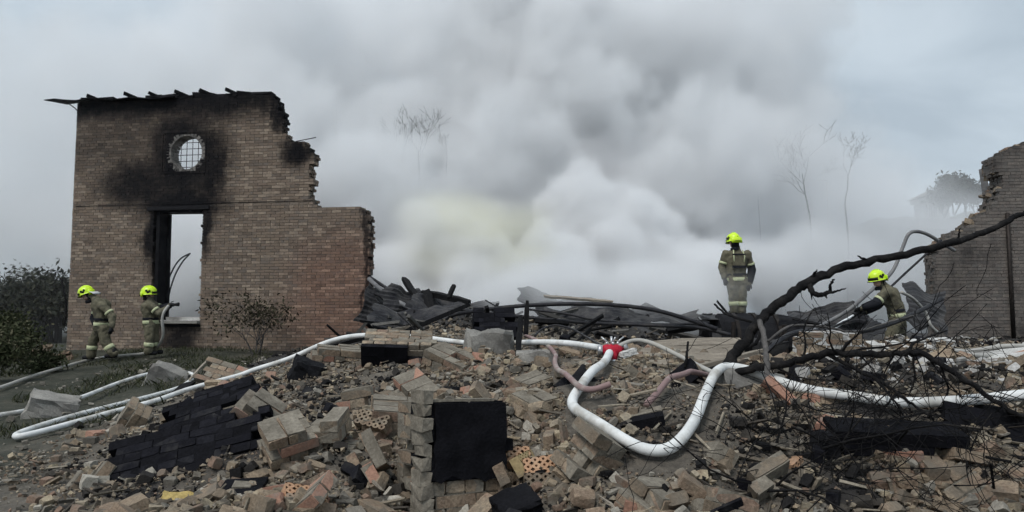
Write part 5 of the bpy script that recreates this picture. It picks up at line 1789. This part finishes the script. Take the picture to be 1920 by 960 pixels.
# bare trees half swallowed by the smoke: tall boles with thin forked crowns
for i, (px, d, ytop, ch, lab, sp) in enumerate([
        (785, 28.8, 200, 3.0, 'bare tree top showing through the smoke right of the tall wall', .8), (748, 29.8, 228, 2.6, 'thin bare tree in the smoke nearest the tall wall', .55), (832, 29.8, 240, 1.5, 'single bare spindle in the smoke beside the bare tree top', .3),
        (1522, 31.6, 218, 4.4, 'bare crown above the smoke right of the standing firefighter', 1.0), (1592, 32, 250, 3.2, 'bare spreading branches nearest the broken wall', 1.3), (1428, 33, 250, 2.4, 'faint bare tree in the smoke above the standing firefighter', .4)]):
    zt = P(px, ytop, d).z
    bs = P(px, 590, d)
    tree('bare_tree', lab, bs, ch * 1.15, 70 + i, 0, m_wood=M_barkg, r=.036 if sp > .5 else .02, depth=4, spread=sp, group='bare trees in the smoke', bole=zt - bs.z - ch * .95, up=.22)
# lopped trunk behind the broken wall
yt = empty('lopped_trunk', P(1857, 420, 26))
tag(yt, 'pale lopped tree trunk forking in two above the broken wall', 'tree', kind='thing')
o_ = yt.location
MB().tube([P(1858, 640, 26) - o_, P(1857, 480, 26) - o_, P(1853, 392, 26) - o_, P(1851, 368, 26) - o_, P(1845, 340, 26) - o_, P(1841, 317, 26) - o_], [.3, .22, .17, .13, .11, .10], 10).build('trunk', M_barkg, yt, True)
MB().tube([P(1853, 388, 26) - o_, P(1860, 350, 26) - o_, P(1869, 318, 26) - o_, P(1872, 308, 26) - o_], [.13, .1, .09, .085], 9).build('limb', M_barkg, yt, True)

# far hill with a pale villa and trees
hl = []
for i in range(41):
    row = []
    for jx in range(9):
        px = 1500 + i * 16
        f = jx / 8
        crest = 404 + max(0, (1690 - px)) * .25 + 6 * math.sin(px * .03) + 3 * math.sin(px * .11)
        d = 150 - 30 * math.cos(f * math.pi)
        p = P(px, crest, 150)
        z = p.z * math.sin(min(f * 1.0, 1) * math.pi) ** .8 - 4 * (1 - math.sin(f * math.pi))
        row.append((p.x * (120 + 60 * f) / 150, 120 + 60 * f, z))
    hl.append(row)
M_hill = mat('hill', [(.03, .045, .03), (.06, .075, .05), (.10, .11, .08)], scale=.12, island=0, bump=.5, dist=.5)
o = MB().sheet(hl).build('hill', M_hill, None, True)
tag(o, 'low wooded hill beyond the broken wall', kind='structure')
vl = empty('villa', P(1752, 396, 138))
tag(vl, 'pale columned house on the hill beyond the broken wall', 'building')
M_vw = mat('villa_wall', [(.5, .5, .48), (.6, .6, .58)], scale=1, island=0, bump=.1)
M_vd = mat('villa_dark', [(.05, .055, .06), (.07, .075, .08)], scale=1, island=0, bump=0)
M_vr = mat('villa_roof', [(.16, .15, .15), (.2, .19, .18)], scale=1, island=0, bump=.1)
MB().box((.6, 2, .2), (4.4, 4, 4.4)).build('wall', M_vw, vl)
for k in range(5):
    MB().tube([(-1.7 + k * .9, -.9, -1.6), (-1.7 + k * .9, -.9, 1.6)], .17, 8).build('column', M_vw, vl, True)
for k in range(4):
    MB().box((-1.2 + k * .9, -.03, 0), (.55, .06, 2.4)).build('window', M_vd, vl)
MB().box((.3, .8, 2.1), (5.6, 6, .8)).build('cornice', M_vw, vl)
MB().add([(-3, -2.6, 2.55), (3.6, -2.6, 2.55), (3.6, 4.4, 2.55), (-3, 4.4, 2.55), (-.5, 1, 4.0), (1.6, 1, 4.0)], [(0, 1, 5, 4), (1, 2, 5), (2, 3, 4, 5), (3, 0, 4), (3, 2, 1, 0)]).build('roof', M_vr, vl)
MB().box((.3, .8, -2.6), (9, 6, 2.0)).build('terrace', M_vr, vl)
for i, (px, py, d, h, lab) in enumerate([(1788, 402, 118, 7.2, 'tall hazy poplar-like tree beside the pale house'), (1830, 404, 116, 5.0, 'hazy tree beside the lopped trunk'), (1812, 404, 120, 5.4, 'hazy tree between the tall one and the lopped trunk'), (1772, 406, 114, 5.5, 'hazy tree in front of the pale house')]):
    tree('far_tree', lab, P(px, py, d), h, 90 + i, 2200, .34, M_leaf, M_bark, .16, 4, 2, .55, 'tree', .55, .3, 'trees on the far hill')

# ------------------------------------------------------------------ loose bricks told apart by look and by the landmark they lie nearest to
LAND = [('the red hose divider', P(1147, 657, 7.0)), ('the soot-faced block', P(842, 868, 4.75)), ('the soot-black slab', P(352, 866, 5.35)), ('the perforated bricks', P(990, 875, 4.7)), ('the thick hose bend', P(1240, 858, 4.45)),
        ('the pink-brown hose', P(1050, 755, 6.0)), ('the concrete stump', P(915, 672, 8.5)), ('the narrow brick stack', P(619, 836, 5.2)), ('the black-banded fallen wall', P(1660, 860, 4.75)), ("the fallen tree's foot", P(1350, 712, 5.9)),
        ('the long pale plank', P(1320, 690, 6.6)), ('the tilted pale slab', P(750, 672, 8.6)), ('the reddish brick lump', P(770, 742, 6.6)), ('the rough tan lump', P(528, 825, 5.1)), ('the whitewashed brickwork', P(1640, 660, 9.5)), ('the lower picture edge', P(960, 950, 4.2)),
        ('the yellow insulation lump', P(333, 950, 4.7)), ('the hose below the branches', P(1700, 760, 5.0)), ('the pale pointed lump', P(1102, 852, 4.5))]
ORD = ['', 'second ', 'third ', 'fourth ', 'fifth ', 'sixth ', 'seventh ', 'eighth ', 'ninth ', 'tenth ', 'eleventh ', 'twelfth ', 'thirteenth ', 'fourteenth ', 'fifteenth ', 'sixteenth ', 'seventeenth ', 'eighteenth ', 'nineteenth ', 'twentieth ']
seen = {}
for o in [o for o in COL.objects if o.name.split('.')[0] == 'loose_brick']:
    d, nm = min(((o.location - p).length, n) for n, p in LAND)
    col = {'loose buff bricks': 'buff', 'loose red bricks': 'reddish', 'loose blackened bricks': 'blackened'}[o['group']]
    whole = 'whole' if max(o.data.vertices, key=lambda v: v.co.x).co.x > .105 else 'broken'
    e = o.rotation_euler
    t = math.degrees(math.acos(max(-1, min(1, abs(math.cos(e.x) * math.cos(e.y))))))
    pose = 'lying flat' if t < 22 else ('tilted' if t < 55 else 'on edge')
    seen.setdefault((whole, col, pose, nm), []).append((d, o))
for (whole, col, pose, nm), lst in seen.items():
    for k, (d, o) in enumerate(sorted(lst, key=lambda a: a[0])):
        o['label'] = f"{whole} {col} brick {pose}, {ORD[min(k, 19)]}nearest of its kind to {nm}"

# ------------------------------------------------------------------ smoke (real volumes)
def smoke_volume(name, label, lo, hi, voxel, blobs, warp, amp, dens, color, tint=(), veil=0.0, aniso=0.0):
    me = bpy.data.meshes.new(name)
    me.from_pydata([lo, hi], [], [])
    ob = bpy.data.objects.new(name, me)
    COL.objects.link(ob)
    ng = bpy.data.node_groups.new(name, 'GeometryNodeTree')
    ng.interface.new_socket('Geometry', in_out='INPUT', socket_type='NodeSocketGeometry')
    ng.interface.new_socket('Geometry', in_out='OUTPUT', socket_type='NodeSocketGeometry')
    go = ng.nodes.new('NodeGroupOutput')
    vc = ng.nodes.new('GeometryNodeVolumeCube')
    vc.inputs['Min'].default_value = lo
    vc.inputs['Max'].default_value = hi
    for i, ax in enumerate('XYZ'):
        vc.inputs['Resolution ' + ax].default_value = int((hi[i] - lo[i]) / voxel)
    F = Fld(ng)
    pos = ng.nodes.new('GeometryNodeInputPosition').outputs[0]
    # turbulent warp of the coordinates
    w1 = F.v('SUBTRACT', F.noise(pos, .13, 2, .5, col=True), (.5, .5, .5))
    q = F.v('ADD', pos, F.v('SCALE', w1, warp))
    w2 = F.v('SUBTRACT', F.noise(pos, .5, 2, .5, col=True), (.5, .5, .5))
    q = F.v('ADD', q, F.v('SCALE', w2, warp * .28))
    # billows: puffs at three sizes
    b1 = F.voro(q, .24, .5)
    b2 = F.voro(q, .62, .5)
    b3 = F.voro(q, 1.5, .5)
    bil = F.m('ADD', F.m('MULTIPLY', b1, .52), F.m('ADD', F.m('MULTIPLY', b2, .31), F.m('MULTIPLY', b3, .17)))
    bil = F.m('SUBTRACT', .52, bil)
    big = F.m('SUBTRACT', F.noise(q, .09, 2, .5), .5)
    total = None
    for (c, r, d, soft) in blobs:
        s = F.m('SUBTRACT', 1.0, F.v('LENGTH', F.v('DIVIDE', F.v('SUBTRACT', q, tuple(c)), tuple(r)), out='Value'))
        s = F.m('ADD', s, F.m('ADD', F.m('MULTIPLY', bil, amp), F.m('MULTIPLY', big, amp * .9)))
        g = F.maprange(s, 0.0, soft * .75, 0.0, d)
        total = g if total is None else F.m('MAXIMUM', total, g)
    if veil:
        vv = F.maprange(F.noise(q, .07, 4, .55), .35, .75, veil * .25, veil)
        total = F.m('ADD', total, vv)
    # fade at the domain's faces so that no face shows
    sx = ng.nodes.new('ShaderNodeSeparateXYZ'); ng.links.new(pos, sx.inputs[0])
    for i in range(3):
        e = .12 * (hi[i] - lo[i])
        total = F.m('MULTIPLY', total, F.maprange(sx.outputs[i], hi[i] - e, hi[i] - .4, 1, 0))
        if i == 0:
            total = F.m('MULTIPLY', total, F.maprange(sx.outputs[i], lo[i] + .4, lo[i] + e, 0, 1))
        if i == 1:
            total = F.m('MULTIPLY', total, F.maprange(sx.outputs[i], lo[i] + .2, lo[i] + 2.0, 0, 1))
    ng.links.new(F.m('MULTIPLY', total, dens), vc.inputs['Density'])
    # material
    m = bpy.data.materials.new(name)
    m.use_nodes = True
    t = m.node_tree
    t.nodes.clear()
    mo = t.nodes.new('ShaderNodeOutputMaterial')
    pv = t.nodes.new('ShaderNodeVolumePrincipled')
    pv.inputs['Density'].default_value = 1.0
    pv.inputs['Density Attribute'].default_value = 'density'
    pv.inputs['Anisotropy'].default_value = aniso
    pv.inputs['Color'].default_value = (*color, 1)
    if tint:
        S = Fld(t)
        ps = t.nodes.new('ShaderNodeNewGeometry').outputs['Position']
        prev = None
        for (c, r, colr) in tint:
            f = S.maprange(S.v('LENGTH', S.v('DIVIDE', S.v('SUBTRACT', ps, tuple(c)), tuple(r)), out='Value'), .25, 1.0, 1.0, 0.0)
            mi = t.nodes.new('ShaderNodeMix'); mi.data_type = 'RGBA'
            t.links.new(f, mi.inputs['Factor'])
            if prev is None:
                mi.inputs['A'].default_value = (*color, 1)
            else:
                t.links.new(prev, mi.inputs['A'])
            mi.inputs['B'].default_value = (*colr, 1)
            prev = mi.outputs['Result']
        t.links.new(prev, pv.inputs['Color'])
    t.links.new(pv.outputs[0], mo.inputs['Volume'])
    sm = ng.nodes.new('GeometryNodeSetMaterial')
    sm.inputs['Material'].default_value = m
    ng.links.new(vc.outputs[0], sm.inputs['Geometry'])
    ng.links.new(sm.outputs[0], go.inputs[0])
    md = ob.modifiers.new('smoke', 'NODES')
    md.node_group = ng
    ob['label'] = label
    ob['category'] = 'smoke'
    ob['kind'] = 'stuff'
    ob.data.materials.append(m)
    try:
        m.cycles.volume_step_rate = 2.5
    except Exception:
        pass
    return ob


def B(px, py, d, rx, ry, rz, dens=1.0, soft=.6):
    return (P(px, py, d), (rx, ry, rz), dens, soft)


FRONT = [
    # low bank rolling out of the ruin
    B(760, 545, 24, 2.6, 3.0, 1.5, 1.0, .3), B(890, 500, 24, 2.4, 3.0, 2.0, 1.0, .25),
    B(1030, 515, 24.5, 2.4, 3.0, 1.9, 1.0, .3), B(1150, 470, 26, 2.6, 3.2, 2.6, 1.0, .25), B(1090, 400, 27, 2.0, 3.0, 1.9, 1.0, .22),
    B(1260, 530, 26, 2.6, 3.2, 1.7, .9, .35),
    # wisps creeping forward over the debris
    B(1010, 572, 17.5, 2.6, 2.2, .9, .5, .9), B(1230, 575, 17.5, 2.4, 2.2, 1.0, .55, .9), B(880, 560, 20, 2.0, 2.0, .9, .4, .9), B(1320, 590, 18, 1.0, 1.6, .6, .25, 1.0),
]
BLOBS = [
    B(1390, 525, 28, 3.0, 3.2, 2.0, .8, .5), B(1520, 530, 30, 4.0, 3.2, 2.2, .6, .7), B(1660, 545, 32, 4.0, 3.2, 2.2, .45, .8),
    # rising body
    B(770, 440, 29, 3.8, 4.0, 3.6, .8, .35), B(950, 380, 30, 4.2, 4.0, 4.2, .9, .3),
    B(1270, 380, 31, 4.0, 4.0, 4.6, .8, .35), B(1420, 360, 36, 4.4, 4.5, 6.0, .4, .7),
    B(700, 320, 33, 3.6, 4.5, 4.6, .6, .5), B(640, 180, 34, 3.4, 5.0, 4.0, .5, .6),
    B(880, 190, 34, 4.2, 4.5, 5.0, .6, .4), B(1080, 190, 34, 4.6, 4.5, 6.0, .8, .3),
    B(1260, 170, 36, 5.2, 5.0, 6.0, .6, .4), B(1000, 10, 37, 7, 5.0, 5.0, .6, .5),
    B(740, 30, 38, 5, 5.0, 4.5, .35, .8), B(1310, 20, 38, 6, 5.0, 5.0, .4, .6),
    B(1540, 430, 33, 4.0, 4.0, 4.0, .4, .8), B(1700, 440, 33, 4.5, 4, 2.6, .25, .9), B(600, 430, 31, 3.6, 4, 4.0, .7, .5), B(590, 250, 32, 3.0, 4, 4.5, .6, .4), B(560, 90, 33, 3.6, 4, 4.0, .5, .4), B(400, 130, 36, 5, 5, 5, .35, .7), B(1430, 120, 36, 4.5, 4.5, 5.5, .4, .5),
    # smoke drifting past the left gable
    B(330, 300, 34, 12, 5, 9, .25, 1.0), B(60, 250, 36, 10, 5, 9, .25, 1.0), B(60, 430, 32, 9, 5, 3.5, .3, 1.0),
    B(380, 520, 27, 4, 2.5, 3, .8, .6),
]
smoke_volume('smoke', 'pale grey smoke billowing up from the ruin and filling the sky',
             (-30, 18.5, .2), (30, 44, 21), .38, BLOBS, 2.5, 1.6, 1.15, (.983, .990, .999), veil=.018)
smoke_volume('smoke', 'bright white smoke rolling low over the charred debris',
             (-10, 14.0, .3), (15, 31, 11), .22, FRONT, 2.0, 1.6, 2.0, (.988, .991, .997))
YEL = [B(900, 425, 23.6, 2.6, 2.2, 1.7, .9, .7), B(970, 490, 22.4, 1.7, 1.6, 1.2, .9, .7), B(830, 470, 22.8, 1.7, 1.6, 1.0, .7, .8)]
smoke_volume('smoke', 'yellowish smoke in the heart of the cloud', (-7, 19.6, 0), (3.5, 28, 8.5), .3, YEL, 2.2, 1.3, .7, (.96, .95, .83))
DRK = [B(1130, 300, 27, 1.8, 2.0, 1.2, .9, .7), B(1075, 340, 27, 1.2, 2.0, .8, .6, .9), B(870, 250, 29, 1.6, 2.2, 3.0, .5, .9), B(960, 130, 29, 2.4, 2.2, 2.6, .4, 1.0)]
smoke_volume('smoke', 'darker grey smoke drifting across the upper cloud', (-8, 22, 3), (8, 33, 14), .36, DRK, 2.2, 1.3, .3, (.93, .92, .925))
